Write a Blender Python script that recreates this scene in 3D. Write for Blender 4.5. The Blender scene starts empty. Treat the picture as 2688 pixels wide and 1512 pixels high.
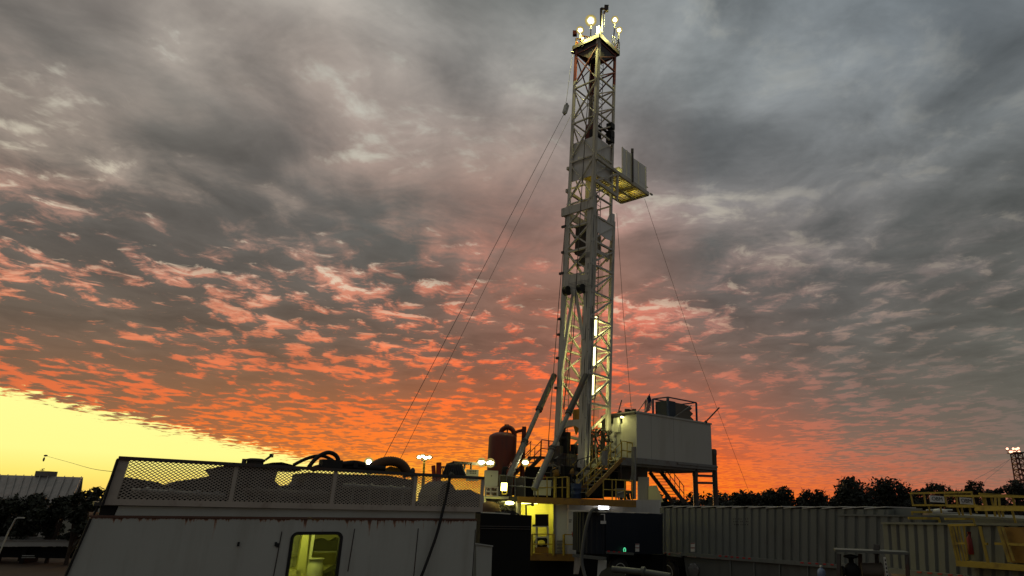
import bpy, bmesh, math, random
from mathutils import Vector as V, Matrix

R = random.Random(11)
sc = bpy.context.scene
COL = sc.collection
rad = math.radians

# ------------------------------------------------------------------ camera
EYE = 3.7
FPX, CX, CY = 1750.0, 1520.0, 756.0            # focal length and principal point in photo pixels
TH, RO = rad(18.2), rad(1.2)                   # upward pitch and roll
_f = V((0, math.cos(TH), math.sin(TH)))
_u0 = V((0, -math.sin(TH), math.cos(TH)))
_x0 = V((1, 0, 0))
_r = _x0 * math.cos(RO) + _u0 * math.sin(RO)
_u = -_x0 * math.sin(RO) + _u0 * math.cos(RO)
cam = bpy.data.cameras.new("camera")
cam.sensor_width = 36.0
cam.lens = FPX / 2688 * 36
cam.shift_x = -(CX - 1344) / 2688
cam.clip_start, cam.clip_end = 0.05, 6000
camo = bpy.data.objects.new("camera", cam)
COL.objects.link(camo)
camo.matrix_world = Matrix(((_r.x, _u.x, -_f.x, 0), (_r.y, _u.y, -_f.y, 0), (_r.z, _u.z, -_f.z, EYE), (0, 0, 0, 1)))
sc.camera = camo


def ray(x, y):
    return _f + _r * ((x - CX) / FPX) + _u * (-(y - CY) / FPX)


def P(x, y, Y):
    """photo point at the world depth Y"""
    d = ray(x, y)
    t = Y / d.y
    return V((d.x * t, Y, EYE + d.z * t))


# ------------------------------------------------------------------ colour management
sc.view_settings.view_transform = 'Standard'
sc.view_settings.look = 'None'
sc.view_settings.exposure = 0.0
sc.view_settings.gamma = 1.0
sc.view_settings.use_curve_mapping = False

# ------------------------------------------------------------------ sky
world = bpy.data.worlds.new("World")
sc.world = world
world.use_nodes = True
nt = world.node_tree
nt.nodes.clear()
SUN_AZ, SUN_EL = rad(-15), rad(1.0)


def lin(c):
    return tuple((v / 255 / 12.92) if v / 255 <= 0.04045 else ((v / 255 + 0.055) / 1.055) ** 2.4 for v in c)


class G:
    """small helper that writes shader graphs"""
    def __init__(s, tree):
        s.t = tree

    def new(s, kind, **kw):
        n = s.t.nodes.new(kind)
        for k, v in kw.items():
            setattr(n, k, v)
        return n

    def put(s, sock, v):
        if hasattr(v, 'is_output'):
            s.t.links.new(v, sock)
        elif v is not None:
            sock.default_value = v

    def m(s, op, a, b=None, c=None, clamp=False):
        n = s.new('ShaderNodeMath', operation=op)
        n.use_clamp = clamp
        s.put(n.inputs[0], a)
        if b is not None:
            s.put(n.inputs[1], b)
        if c is not None:
            s.put(n.inputs[2], c)
        return n.outputs[0]

    def vm(s, op, a, b=None):
        n = s.new('ShaderNodeVectorMath', operation=op)
        s.put(n.inputs[0], a)
        if b is not None:
            s.put(n.inputs['Scale'] if op == 'SCALE' else n.inputs[1], b)
        return n.outputs[0]

    def mix(s, f, a, b, blend='MIX'):
        n = s.new('ShaderNodeMix', data_type='RGBA', blend_type=blend)
        s.put(n.inputs[0], f)
        s.put(n.inputs[6], a if hasattr(a, 'is_output') else (*a, 1))
        s.put(n.inputs[7], b if hasattr(b, 'is_output') else (*b, 1))
        return n.outputs[2]

    def rng(s, v, a, b, c=0.0, d=1.0, kind='SMOOTHSTEP'):
        n = s.new('ShaderNodeMapRange', interpolation_type=kind)
        s.put(n.inputs[0], v)
        for i, q in enumerate((a, b, c, d)):
            s.put(n.inputs[i + 1], q)
        return n.outputs[0]

    def noise(s, vec, scale, detail=5.0, rough=0.55, dist=0.0, dims='3D'):
        n = s.new('ShaderNodeTexNoise', noise_dimensions=dims)
        s.put(n.inputs['Vector'], vec)
        n.inputs['Scale'].default_value = scale
        n.inputs['Detail'].default_value = detail
        n.inputs['Roughness'].default_value = rough
        n.inputs['Distortion'].default_value = dist
        return n.outputs[0]

    def ramp(s, fac, stops):
        n = s.new('ShaderNodeValToRGB')
        s.put(n.inputs[0], fac)
        e = n.color_ramp.elements
        while len(e) < len(stops):
            e.new(0.5)
        for el, (p, c) in zip(e, stops):
            el.position = p
            el.color = (*c, 1)
        return n.outputs[0]


g = G(nt)
tc = g.new('ShaderNodeTexCoord')
D = tc.outputs['Generated']
sp = g.new('ShaderNodeSeparateXYZ')
nt.links.new(D, sp.inputs[0])
dx, dy, dz = sp.outputs
el = g.m('ARCSINE', dz)
elf = g.m('DIVIDE', el, rad(50), clamp=True)
az = g.m('ARCTAN2', dx, dy)
# the cloud deck as a plane overhead
iz = g.m('DIVIDE', 1.0, g.m('ADD', g.m('MAXIMUM', dz, 0.0), 0.045))
cb = g.new('ShaderNodeCombineXYZ')
nt.links.new(g.m('MULTIPLY', dx, iz), cb.inputs[0])
nt.links.new(g.m('MULTIPLY', dy, iz), cb.inputs[1])
cp = cb.outputs[0]


def density(shift):
    v = g.vm('ADD', cp, (shift[0] + 3.1, shift[1] + 1.7, 0.4))
    big = g.noise(v, 1.15, 7.0, 0.55, 0.25, '2D')
    st = g.new('ShaderNodeMapping')
    nt.links.new(v, st.inputs[0])
    st.inputs['Rotation'].default_value = (0, 0, rad(14))
    st.inputs['Scale'].default_value = (1.05, 1.0, 1.0)
    small = g.noise(st.outputs[0], 7.2, 5.0, 0.62, 0.3, '2D')
    mid = g.noise(g.vm('ADD', v, (7.3, 2.2, 0.0)), 2.5, 5.0, 0.55, 0.35, '2D')
    return big, mid, small


b0, m0, s0 = density((0, 0))
b1, m1, s1 = density((0.045 * math.sin(SUN_AZ), 0.045 * math.cos(SUN_AZ)))
low = g.rng(el, rad(26), rad(13))                    # the mackerel part of the deck
wB = g.m('MULTIPLY_ADD', low, -0.22, 0.46)
wM = g.m('MULTIPLY_ADD', low, -0.10, 0.34)
wS = g.m('MULTIPLY_ADD', low, 0.38, 0.14)
d0 = g.m('ADD', g.m('ADD', g.m('MULTIPLY', b0, wB), g.m('MULTIPLY', m0, wM)), g.m('MULTIPLY', s0, wS))
d1 = g.m('ADD', g.m('ADD', g.m('MULTIPLY', b1, wB), g.m('MULTIPLY', m1, wM)), g.m('MULTIPLY', s1, wS))
slope = g.m('SUBTRACT', d0, d1)
lit = g.m('ADD', g.m('MULTIPLY', slope, 5.5), g.m('MULTIPLY', g.m('SUBTRACT', 0.5, d0), 7.0))
lit = g.m('ADD', lit, g.m('ADD', g.rng(el, rad(3), rad(10), 0.60, 0.23), g.rng(el, rad(17), rad(28), 0.0, 0.16)))
soft = g.rng(el, rad(15), rad(27), 0.0, 0.5)
fl = g.rng(lit, g.m('SUBTRACT', 0.22, soft), g.m('ADD', 0.82, soft))
hole = g.rng(g.m('ADD', g.m('MULTIPLY', g.m('SUBTRACT', 0.5, d0), 4.5), g.m('MULTIPLY', slope, 8.0)), 0.26, 0.85)

ELS = [1, 4, 8, 12, 17, 22, 28, 35, 43]
AZS = [-110, -62, -35, -25, -15, -5, 3, 12, 22, 34, 75]
#        horizon ........................................................ zenith side
LIT = [
 [(110,95,85),(100,92,86),(92,90,88),(90,90,90),(88,90,91),(88,90,92),(88,91,93),(90,93,95),(92,94,96)],
 [(205,120,60),(205,120,65),(205,110,70),(205,115,80),(180,124,102),(142,128,116),(140,125,115),(150,142,135),(152,152,145)],
 [(250,170,60),(235,110,50),(222,108,64),(204,121,88),(188,132,112),(148,134,122),(135,125,116),(150,142,132),(155,155,147)],
 [(250,175,60),(245,120,40),(230,105,54),(208,118,84),(188,130,108),(150,134,122),(140,125,116),(150,138,128),(160,158,150)],
 [(255,195,55),(252,120,38),(240,105,48),(222,112,72),(190,120,98),(165,128,112),(150,132,122),(150,142,134),(140,142,138)],
 [(255,205,55),(254,140,36),(250,108,42),(238,100,58),(208,115,90),(185,120,102),(160,135,122),(152,148,142),(140,142,139)],
 [(255,150,35),(255,118,38),(245,100,48),(228,100,66),(205,118,96),(176,130,116),(148,134,128),(140,140,138),(132,136,136)],
 [(255,130,30),(246,108,44),(208,104,72),(165,106,90),(150,114,104),(135,122,116),(132,132,132),(138,143,144),(128,134,136)],
 [(232,105,52),(186,106,82),(146,106,94),(126,108,99),(122,108,102),(118,114,112),(120,122,123),(130,136,139),(118,125,129)],
 [(168,110,92),(118,105,96),(112,102,95),(108,102,95),(110,102,98),(104,104,102),(106,110,111),(104,110,114),(96,104,109)],
 [(105,92,88),(92,88,86),(88,87,86),(87,87,87),(87,88,89),(87,89,91),(88,91,93),(90,94,96),(94,98,101)],
]
SHD = [
 [(95,88,82),(88,84,80),(82,82,80),(80,80,80),(79,80,81),(79,80,82),(79,81,83),(80,82,84),(82,84,86)],
 [(150,100,65),(130,98,72),(115,92,76),(105,92,80),(98,92,85),(98,94,88),(105,100,95),(112,106,100),(118,114,108)],
 [(190,120,60),(150,100,68),(128,95,72),(104,90,78),(96,90,84),(96,92,87),(104,100,94),(116,108,102),(122,118,112)],
 [(190,120,60),(165,98,60),(138,95,68),(106,90,78),(94,88,82),(94,91,87),(106,100,95),(118,110,104),(124,122,116)],
 [(228,132,40),(180,96,52),(150,92,65),(112,88,76),(94,88,82),(92,92,88),(112,104,98),(112,107,103),(116,117,113)],
 [(245,150,36),(200,100,46),(172,92,58),(128,90,76),(104,92,86),(126,106,98),(116,110,105),(106,106,104),(110,114,112)],
 [(235,100,35),(205,92,48),(158,98,78),(150,96,80),(140,104,92),(126,108,100),(112,109,107),(104,106,106),(108,113,113)],
 [(235,95,32),(205,92,50),(160,96,76),(120,95,84),(105,95,90),(98,98,96),(98,100,101),(96,101,103),(100,106,108)],
 [(190,95,62),(138,102,86),(108,97,88),(98,92,86),(94,91,88),(92,93,92),(92,95,96),(92,97,100),(92,99,103)],
 [(150,106,88),(106,99,90),(98,94,86),(92,91,85),(92,91,87),(88,90,88),(86,90,91),(84,91,95),(80,88,93)],
 [(90,84,80),(82,80,78),(80,79,78),(79,79,79),(78,79,80),(78,80,82),(79,81,83),(80,83,85),(83,87,90)],
]


def lift(table, k):
    return [[tuple(v + (k[j] if a < 8 else k[j] * 0.4) for v in c) for j, c in enumerate(row)] for a, row in zip(AZS, table)]


for a_, row_ in zip(AZS, SHD):                      # the rosy veil left of the mast
    if a_ in (-5, 3):
        row_[4], row_[5], row_[6] = (150, 108, 92), (142, 110, 98), (124, 110, 104)
for t_ in (SHD, LIT):
    for i_ in (0, -1):
        t_[i_] = [tuple(v * 1.14 for v in c) for c in t_[i_]]
SHD = lift(SHD, (0, 0, 0, 0, 0, 4, 12, 18, 20))
LIT = lift(LIT, (0, 0, 0, 0, 0, 4, 11, 16, 17))


def sheet(table):
    out = None
    for i, (a, rowc) in enumerate(zip(AZS, table)):
        c = g.ramp(elf, [(e / 50, lin(q)) for e, q in zip(ELS, rowc)])
        out = c if out is None else g.mix(g.rng(az, rad(AZS[i - 1]), rad(a), kind='LINEAR'), out, c)
    return out


cl = g.mix(fl, sheet(SHD), sheet(LIT))
hc = g.ramp(elf, [(0, lin((255, 190, 80))), (0.2, lin((240, 160, 110))), (0.34, lin((210, 195, 170))), (0.6, lin((186, 184, 172))), (1, lin((170, 172, 165)))])
hw = g.m('MULTIPLY', hole, g.m('MULTIPLY', g.rng(el, rad(8), rad(20)), g.rng(az, rad(25), rad(0), 0.15, 0.85)))
cl = g.mix(hw, cl, hc)
tx_ = g.m('ADD', g.m('MULTIPLY', g.m('SUBTRACT', s0, 0.5), 0.25), g.m('MULTIPLY', g.m('SUBTRACT', m0, 0.5), 1.1))
cl = g.vm('SCALE', cl, g.m('ADD', 1.0, g.m('MULTIPLY', tx_, g.rng(el, rad(2), rad(14), 0.4, -1.0))))
# clear evening sky under the edge of the deck
edge = g.m('SUBTRACT', dz, g.m('ADD', g.m('MULTIPLY', dy, -0.0197), g.m('MULTIPLY', dx, -0.198)))
edge = g.m('ADD', edge, g.m('MULTIPLY', g.m('SUBTRACT', s0, 0.5), 0.05))
clear = g.m('MULTIPLY', g.rng(edge, 0.004, -0.004), g.rng(az, rad(-100), rad(-60)))
sky = g.new('ShaderNodeTexSky', sky_type='NISHITA')
sky.sun_disc = False
sky.sun_elevation, sky.sun_rotation = SUN_EL, SUN_AZ
cc = g.ramp(elf, [(0.0, lin((250, 206, 92))), (0.03, lin((254, 233, 116))), (0.06, lin((255, 250, 146))), (0.2, lin((255, 254, 160))), (1, lin((255, 255, 190)))])
cc = g.mix(g.rng(az, rad(-50), rad(-100)), cc, lin((150, 140, 120)))
col_ = g.mix(clear, cl, cc)
bg = g.new('ShaderNodeBackground')
nt.links.new(col_, bg.inputs[0])
bg.inputs[1].default_value = 1.0
bg2 = g.new('ShaderNodeBackground')                 # clear air above the deck
nt.links.new(sky.outputs[0], bg2.inputs[0])
bg2.inputs[1].default_value = 0.006
ad = g.new('ShaderNodeAddShader')
nt.links.new(bg.outputs[0], ad.inputs[0])
nt.links.new(bg2.outputs[0], ad.inputs[1])
wo = g.new('ShaderNodeOutputWorld')
nt.links.new(ad.outputs[0], wo.inputs[0])

# ------------------------------------------------------------------ the sun, almost set
sun = bpy.data.lights.new("sun", 'SUN')
sun.energy = 0.4
sun.angle = rad(0.5)
sun.color = (1.0, 0.55, 0.22)
suno = bpy.data.objects.new("sun", sun)
COL.objects.link(suno)
sd = V((math.sin(SUN_AZ) * math.cos(SUN_EL), math.cos(SUN_AZ) * math.cos(SUN_EL), math.sin(SUN_EL)))
suno.rotation_euler = sd.to_track_quat('Z', 'Y').to_euler()
suno.location = sd * 200

# ------------------------------------------------------------------ mesh helpers
WM = {}                                            # world matrices of the things


class MB:
    """collects faces; build() links them as one mesh object"""
    def __init__(s):
        s.v, s.f, s.s = [], [], []

    def add(s, vs, fs, smooth=False):
        o = len(s.v)
        s.v += [V(p) for p in vs]
        s.f += [tuple(i + o for i in f) for f in fs]
        s.s += [smooth] * len(fs)
        return s

    def hexa(s, p):
        return s.add(p, [(0, 3, 2, 1), (4, 5, 6, 7), (0, 1, 5, 4), (1, 2, 6, 5), (2, 3, 7, 6), (3, 0, 4, 7)])

    def box(s, c, sx, sy, sz, ex=V((1, 0, 0)), ey=V((0, 1, 0)), ez=V((0, 0, 1))):
        c = V(c)
        a, b, d = ex * sx / 2, ey * sy / 2, ez * sz / 2
        return s.hexa([c - a - b - d, c + a - b - d, c + a + b - d, c - a + b - d, c - a - b + d, c + a - b + d, c + a + b + d, c - a + b + d])

    def beam(s, p, q, w, h=None, up=None):
        p, q = V(p), V(q)
        h = w if h is None else h
        d = (q - p).normalized()
        up = V(up) if up is not None else (V((0, 0, 1)) if abs(d.z) < 0.9 else MU)
        a = d.cross(up)
        if a.length < 1e-5:
            a = d.cross(V((1, 0.3, 0)))
        a.normalize()
        b = a.cross(d).normalized()
        a, b = a * w / 2, b * h / 2
        return s.hexa([p - a - b, p + a - b, p + a + b, p - a + b, q - a - b, q + a - b, q + a + b, q - a + b])

    def tube(s, pts, r, n=8, caps=True):
        pts = [V(p) for p in pts]
        rs = r if isinstance(r, (list, tuple)) else [r] * len(pts)
        ring, prev = [], None
        for i, p in enumerate(pts):
            t = (pts[min(i + 1, len(pts) - 1)] - pts[max(i - 1, 0)]).normalized()
            if prev is None:
                a = t.orthogonal().normalized()
            else:
                a = (prev - t * prev.dot(t)).normalized()
            prev = a
            b = t.cross(a)
            ring.append([p + (a * math.cos(2 * math.pi * k / n) + b * math.sin(2 * math.pi * k / n)) * rs[i] for k in range(n)])
        vs = [q for rg in ring for q in rg]
        fs = []
        for i in range(len(ring) - 1):
            for k in range(n):
                k2 = (k + 1) % n
                fs.append((i * n + k, i * n + k2, (i + 1) * n + k2, (i + 1) * n + k))
        s.add(vs, fs, n > 5)
        if caps:
            s.add(ring[0], [tuple(range(n - 1, -1, -1))])
            s.add(ring[-1], [tuple(range(n))])
        return s

    def prism(s, poly, off):
        poly = [V(p) for p in poly]
        off = V(off)
        n = len(poly)
        fs = [tuple(range(n - 1, -1, -1)), tuple(range(n, 2 * n))]
        fs += [(k, (k + 1) % n, (k + 1) % n + n, k + n) for k in range(n)]
        return s.add(poly + [p + off for p in poly], fs)

    def lathe(s, base, prof, n=24, axis=V((0, 0, 1))):
        axis = V(axis).normalized()
        a = axis.orthogonal().normalized()
        b = axis.cross(a)
        base = V(base)
        vs = []
        for r, h in prof:
            for k in range(n):
                t = 2 * math.pi * k / n
                vs.append(base + axis * h + (a * math.cos(t) + b * math.sin(t)) * max(r, 1e-4))
        fs = []
        for i in range(len(prof) - 1):
            for k in range(n):
                k2 = (k + 1) % n
                fs.append((i * n + k, i * n + k2, (i + 1) * n + k2, (i + 1) * n + k))
        s.add(vs, fs, True)
        m = len(prof) - 1
        s.add(vs[:n], [tuple(range(n - 1, -1, -1))])
        s.add(vs[m * n:], [tuple(range(n))])
        return s

    def ball(s, c, r, n=12, sq=(1, 1, 1)):
        c = V(c)
        vs, fs = [], []
        k = n // 2
        for i in range(k + 1):
            t = math.pi * i / k
            for j in range(n):
                p = 2 * math.pi * j / n
                vs.append(c + V((math.sin(t) * math.cos(p) * sq[0], math.sin(t) * math.sin(p) * sq[1], math.cos(t) * sq[2])) * r)
        for i in range(k):
            for j in range(n):
                j2 = (j + 1) % n
                fs.append((i * n + j, (i + 1) * n + j, (i + 1) * n + j2, i * n + j2))
        return s.add(vs, fs, True)

    def build(s, name, mat, parent=None):
        me = bpy.data.meshes.new(name)
        if parent is not None:
            inv = WM[parent].inverted()
            vs = [inv @ p for p in s.v]
        else:
            vs = s.v
        me.from_pydata([tuple(p) for p in vs], [], s.f)
        me.polygons.foreach_set('use_smooth', s.s)
        if mat is not None:
            me.materials.append(mat)
        me.update()
        if len(s.f) < 4000:
            bmm = bmesh.new()
            bmm.from_mesh(me)
            bmesh.ops.recalc_face_normals(bmm, faces=bmm.faces)
            bmm.to_mesh(me)
            bmm.free()
        o = bpy.data.objects.new(name, me)
        COL.objects.link(o)
        if parent is not None:
            o.parent = parent
            WM[o] = WM[parent]
        else:
            WM[o] = Matrix.Identity(4)
        return o


def tag(o, label=None, cat=None, group=None, kind=None):
    for k, v in (('label', label), ('category', cat), ('group', group), ('kind', kind)):
        if v:
            o[k] = v
    return o


def thing(name, loc, label, cat, group=None, ex=None):
    """an empty at the base of a thing; ex turns its local x axis"""
    o = bpy.data.objects.new(name, None)
    o.empty_display_size = 0.3
    COL.objects.link(o)
    rz = math.atan2(ex.y, ex.x) if ex is not None else 0.0
    o.location = loc
    o.rotation_euler = (0, 0, rz)
    WM[o] = Matrix.Translation(V(loc)) @ Matrix.Rotation(rz, 4, 'Z')
    return tag(o, label, cat, group)


def single(mb, name, mat, label, cat, group=None, kind=None):
    """a thing that is one mesh: origin moved to its base"""
    lo = V((sum(p.x for p in mb.v) / len(mb.v), sum(p.y for p in mb.v) / len(mb.v), min(p.z for p in mb.v)))
    mb.v = [p - lo for p in mb.v]
    o = mb.build(name, mat)
    o.location = lo
    WM[o] = Matrix.Translation(lo)
    return tag(o, label, cat, group, kind)


def copy_tree(o, loc, label=None, group=None, parent=None):
    c = o.copy()
    COL.objects.link(c)
    if parent is not None:
        c.parent = parent
    else:
        c.location = loc
        if label:
            c['label'] = label
        if group:
            c['group'] = group
    for ch in list(o.children):
        copy_tree(ch, None, parent=c)
    return c


class Pl:
    """upright plane through two plan points; photo points are dropped on it to get real positions"""
    def __init__(s, a, b):
        s.a, s.b = V((a[0], a[1], 0)), V((b[0], b[1], 0))
        s.d = (s.b - s.a).normalized()
        s.n = V((-s.d.y, s.d.x, 0))
        if s.n.dot(s.a) < 0:
            s.n = -s.n                                # away from the eye

    @classmethod
    def px(c, x1, y1, Y1, x2, y2, Y2):
        p, q = P(x1, y1, Y1), P(x2, y2, Y2)
        return c((p.x, p.y), (q.x, q.y))

    def at(s, x, y, off=0.0):
        """off: metres away from the eye, behind the plane"""
        d = ray(x, y)
        base = s.a + s.n * off
        t = (base - V((0, 0, EYE))).dot(s.n) / d.dot(s.n)
        return V((d.x * t, d.y * t, EYE + d.z * t))

    def slab(s, mb, quad, th, off=0.0):
        """quad: four photo points bl, br, tr, tl; th: metres of depth behind the front"""
        q = [s.at(x, y, off) for x, y in quad]
        return mb.prism(q, s.n * th)

    def pts(s, xy, off=0.0):
        return [s.at(x, y, off) for x, y in xy]


def smooth_path(pts, k=6):
    """Catmull-Rom through the points"""
    pts = [V(p) for p in pts]
    out = []
    for i in range(len(pts) - 1):
        p0, p1, p2, p3 = pts[max(i - 1, 0)], pts[i], pts[i + 1], pts[min(i + 2, len(pts) - 1)]
        for j in range(k):
            t = j / k
            out.append(0.5 * ((2 * p1) + (p2 - p0) * t + (2 * p0 - 5 * p1 + 4 * p2 - p3) * t * t + (3 * p1 - p0 - 3 * p2 + p3) * t ** 3))
    return out + [pts[-1]]


# ------------------------------------------------------------------ materials
MATS = {}


def mat(name, col, rough=0.6, metal=0.0, var=0.25, scale=3.0, dirt=None, dirt_amt=0.4, dirt_scale=2.0, streak=False, bump=0.0, spec=0.4):
    m = bpy.data.materials.new(name)
    m.use_nodes = True
    t = m.node_tree
    b = t.nodes['Principled BSDF']
    h = G(t)
    co = h.new('ShaderNodeTexCoord').outputs['Object']
    n1 = h.noise(co, scale, 6, 0.6)
    c = h.mix(n1, tuple(v * (1 - var) for v in col), tuple(min(1, v * (1 + var)) for v in col))
    if dirt:
        mp = h.new('ShaderNodeMapping')
        t.links.new(co, mp.inputs[0])
        mp.inputs['Scale'].default_value = (1, 1, 0.18) if streak else (1, 1, 1)
        n2 = h.noise(mp.outputs[0], dirt_scale, 7, 0.65, 0.4)
        c = h.mix(h.m('MULTIPLY', h.rng(n2, 0.5, 0.68), dirt_amt), c, dirt)
    t.links.new(c, b.inputs['Base Color'])
    h.put(b.inputs['Roughness'], h.rng(n1, 0.2, 0.8, max(0, rough - 0.12), min(1, rough + 0.12)))
    b.inputs['Metallic'].default_value = metal
    b.inputs['Specular IOR Level'].default_value = spec
    if bump:
        bn = h.new('ShaderNodeBump')
        bn.inputs['Strength'].default_value = bump
        bn.inputs['Distance'].default_value = 0.02
        t.links.new(h.noise(co, scale * 5, 5, 0.6), bn.inputs['Height'])
        t.links.new(bn.outputs[0], b.inputs['Normal'])
    MATS[name] = m
    return m


def glow(name, col, k):
    # emitting surfaces: a dark body colour so that they show only their own light
    m = bpy.data.materials.new(name)
    m.use_nodes = True
    b = m.node_tree.nodes['Principled BSDF']
    b.inputs['Base Color'].default_value = (0.0, 0.0, 0.0, 1)
    b.inputs['Specular IOR Level'].default_value = 0.0
    b.inputs['Emission Color'].default_value = (*col, 1)
    b.inputs['Emission Strength'].default_value = k
    MATS[name] = m
    return m


RUST = (0.11, 0.035, 0.012)
cream = mat('cream_paint', (0.52, 0.49, 0.41), 0.55, 0, 0.2, 2.0, (0.16, 0.11, 0.07), 0.6, 1.6, True)
whitew = mat('white_wall_paint', (0.50, 0.50, 0.47), 0.5, 0, 0.08, 1.2, (0.25, 0.22, 0.17), 0.35, 0.9, True)
cabinp = mat('cabin_white_paint', (0.44, 0.43, 0.375), 0.5, 0, 0.07, 0.8, (0.30, 0.26, 0.2), 0.3, 0.7, True)
yellow = mat('yellow_rail_paint', (0.38, 0.27, 0.035), 0.5, 0, 0.25, 3, (0.12, 0.07, 0.03), 0.6, 2.5)
ochre = mat('ochre_paint', (0.27, 0.145, 0.025), 0.55, 0, 0.3, 2, (0.10, 0.05, 0.03), 0.7, 2.0)
steel = mat('dark_steel', (0.07, 0.065, 0.06), 0.55, 0.3, 0.4, 3, RUST, 0.5, 2.0)
gsteel = mat('grey_steel', (0.2, 0.2, 0.185), 0.5, 0.3, 0.25, 3, RUST, 0.35, 2.0)
black = mat('black_paint', (0.010, 0.010, 0.010), 0.75, 0, 0.3, 2, spec=0.15)
soot = mat('black_rubber', (0.015, 0.014, 0.013), 0.7, 0, 0.3, 4)
boardw = mat('mast_board_paint', (0.74, 0.73, 0.68), 0.5, 0, 0.1, 1.2, (0.3, 0.26, 0.2), 0.4, 1.2, True)
redt = mat('oxide_red_paint', (0.13, 0.022, 0.010), 0.5, 0, 0.3, 1.5, (0.06, 0.02, 0.015), 0.6, 1.5, True)
pipe_red = mat('red_pipe_paint', (0.35, 0.04, 0.02), 0.5, 0, 0.3, 2, RUST, 0.5, 2)
navy = mat('navy_tank_paint', (0.010, 0.014, 0.022), 0.5, 0, 0.2, 1.2, (0.03, 0.03, 0.03), 0.4, 1.4, True, spec=0.25)
tankg = mat('grey_tank_paint', (0.155, 0.165, 0.145), 0.55, 0, 0.12, 1.0, (0.10, 0.10, 0.085), 0.55, 0.9, True)
tankd = mat('dark_tank_paint', (0.11, 0.115, 0.10), 0.6, 0, 0.15, 1.0, (0.05, 0.045, 0.04), 0.5, 0.9, True)
lidm = mat('pale_lid_paint', (0.55, 0.53, 0.48), 0.5, 0, 0.15, 2)
teal = mat('dark_teal_paint', (0.022, 0.035, 0.045), 0.5, 0, 0.2, 2)
tarp = mat('brown_tarp', (0.13, 0.11, 0.085), 0.8, 0, 0.3, 2, bump=0.3)
bluep = mat('blue_paint', (0.02, 0.04, 0.09), 0.5, 0, 0.2, 3)
duct = mat('brown_duct', (0.10, 0.055, 0.03), 0.8, 0, 0.3, 6)
board = mat('ochre_board', (0.30, 0.22, 0.06), 0.7, 0, 0.3, 4)
pale = mat('pale_plastic', (0.5, 0.5, 0.44), 0.5, 0, 0.1, 3)
redp = mat('red_plastic', (0.22, 0.015, 0.012), 0.4, 0, 0.1, 3)
blackt = mat('black_lettering', (0.015, 0.015, 0.015), 0.6, 0, 0.1, 3)
signw = mat('white_sign', (0.62, 0.60, 0.55), 0.5, 0, 0.08, 3, (0.3, 0.27, 0.22), 0.4, 5)
roofm = mat('metal_roof', (0.17, 0.165, 0.15), 0.5, 0.2, 0.15, 1, RUST, 0.25, 0.8)
shedm = mat('shed_wall', (0.34, 0.33, 0.30), 0.7, 0, 0.15, 1)
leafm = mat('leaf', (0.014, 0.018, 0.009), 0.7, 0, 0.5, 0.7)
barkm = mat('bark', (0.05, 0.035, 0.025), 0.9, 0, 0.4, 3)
earth = mat('ground_earth', (0.055, 0.032, 0.016), 0.85, 0, 0.45, 0.35, (0.03, 0.022, 0.016), 0.7, 0.12, bump=0.5)
meshm = mat('expanded_metal_paint', (0.46, 0.40, 0.33), 0.6, 0.1, 0.15, 2, RUST, 0.3, 3)
hosem = mat('grey_hose', (0.085, 0.085, 0.075), 0.7, 0, 0.3, 5)
bayw = mat('bay_lamp_yellow', (0.62, 0.58, 0.20), 0.6, 0, 0.12, 1.5, (0.25, 0.2, 0.06), 0.3, 1.5, True)  # the lamp's yellow light is put into this wall colour
yroom = mat('room_paint', (0.62, 0.60, 0.33), 0.6, 0, 0.08, 1.5)
cloth = mat('dark_cloth', (0.07, 0.07, 0.045), 0.9, 0, 0.4, 6, bump=0.4)
trailw = mat('trailer_white_paint', (0.45, 0.455, 0.40), 0.5, 0, 0.06, 0.9, (0.33, 0.30, 0.25), 0.35, 0.8, True)

L_crown = glow('lamp_crown', (1.0, 0.93, 0.55), 40)
L_tube = glow('lamp_tube', (1.0, 0.93, 0.40), 5)
L_rim = glow('lamp_halo', (1.0, 0.76, 0.22), 0.42)  # emissive outer ring that paints a halo around the lens
L_rim2 = glow('lamp_inner_halo', (1.0, 0.92, 0.45), 1.3)  # brighter inner ring of the painted halo
L_yel = glow('lamp_yellow', (1.0, 0.93, 0.25), 12)
L_white = glow('lamp_white', (0.93, 0.95, 1.0), 9)
L_pink = glow('lamp_far', (1.0, 0.45, 0.28), 3.2)
L_green = glow('lamp_green', (0.12, 0.9, 0.42), 0.75)


def lamp(name, loc, col, power, r=0.15, parent=None):
    d = bpy.data.lights.new(name, 'POINT')
    d.energy, d.color, d.shadow_soft_size = power, col, r
    o = bpy.data.objects.new(name, d)
    COL.objects.link(o)
    if parent is not None:
        o.parent = parent
        o.location = WM[parent].inverted() @ V(loc)
    else:
        o.location = loc
    return o


def spot(name, loc, aim, col, power, r, parent):
    d = bpy.data.lights.new(name, 'SPOT')
    d.energy, d.color, d.shadow_soft_size = power, col, r
    d.spot_size, d.spot_blend = rad(165), 0.5
    o = bpy.data.objects.new(name, d)
    COL.objects.link(o)
    o.parent = parent
    o.location = WM[parent].inverted() @ V(loc)
    o.rotation_euler = (-V(aim)).to_track_quat('Z', 'Y').to_euler()
    return o


MU = V((0.61, 0.79, 0)).normalized()               # the rig's own axes: away to the right
MV = V((-MU.y, MU.x, 0))                           # away to the left
UP = V((0, 0, 1))
YEL = (1.0, 0.93, 0.32)


def text_mesh(s, size, depth=0.004):
    cu = bpy.data.curves.new('lettering', 'FONT')
    cu.body, cu.size, cu.extrude = s, size, depth
    cu.align_x, cu.align_y = 'CENTER', 'CENTER'
    o = bpy.data.objects.new('lettering', cu)
    COL.objects.link(o)
    dg = bpy.context.evaluated_depsgraph_get()
    me = bpy.data.meshes.new_from_object(o.evaluated_get(dg))
    bpy.data.objects.remove(o)
    return me


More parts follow.
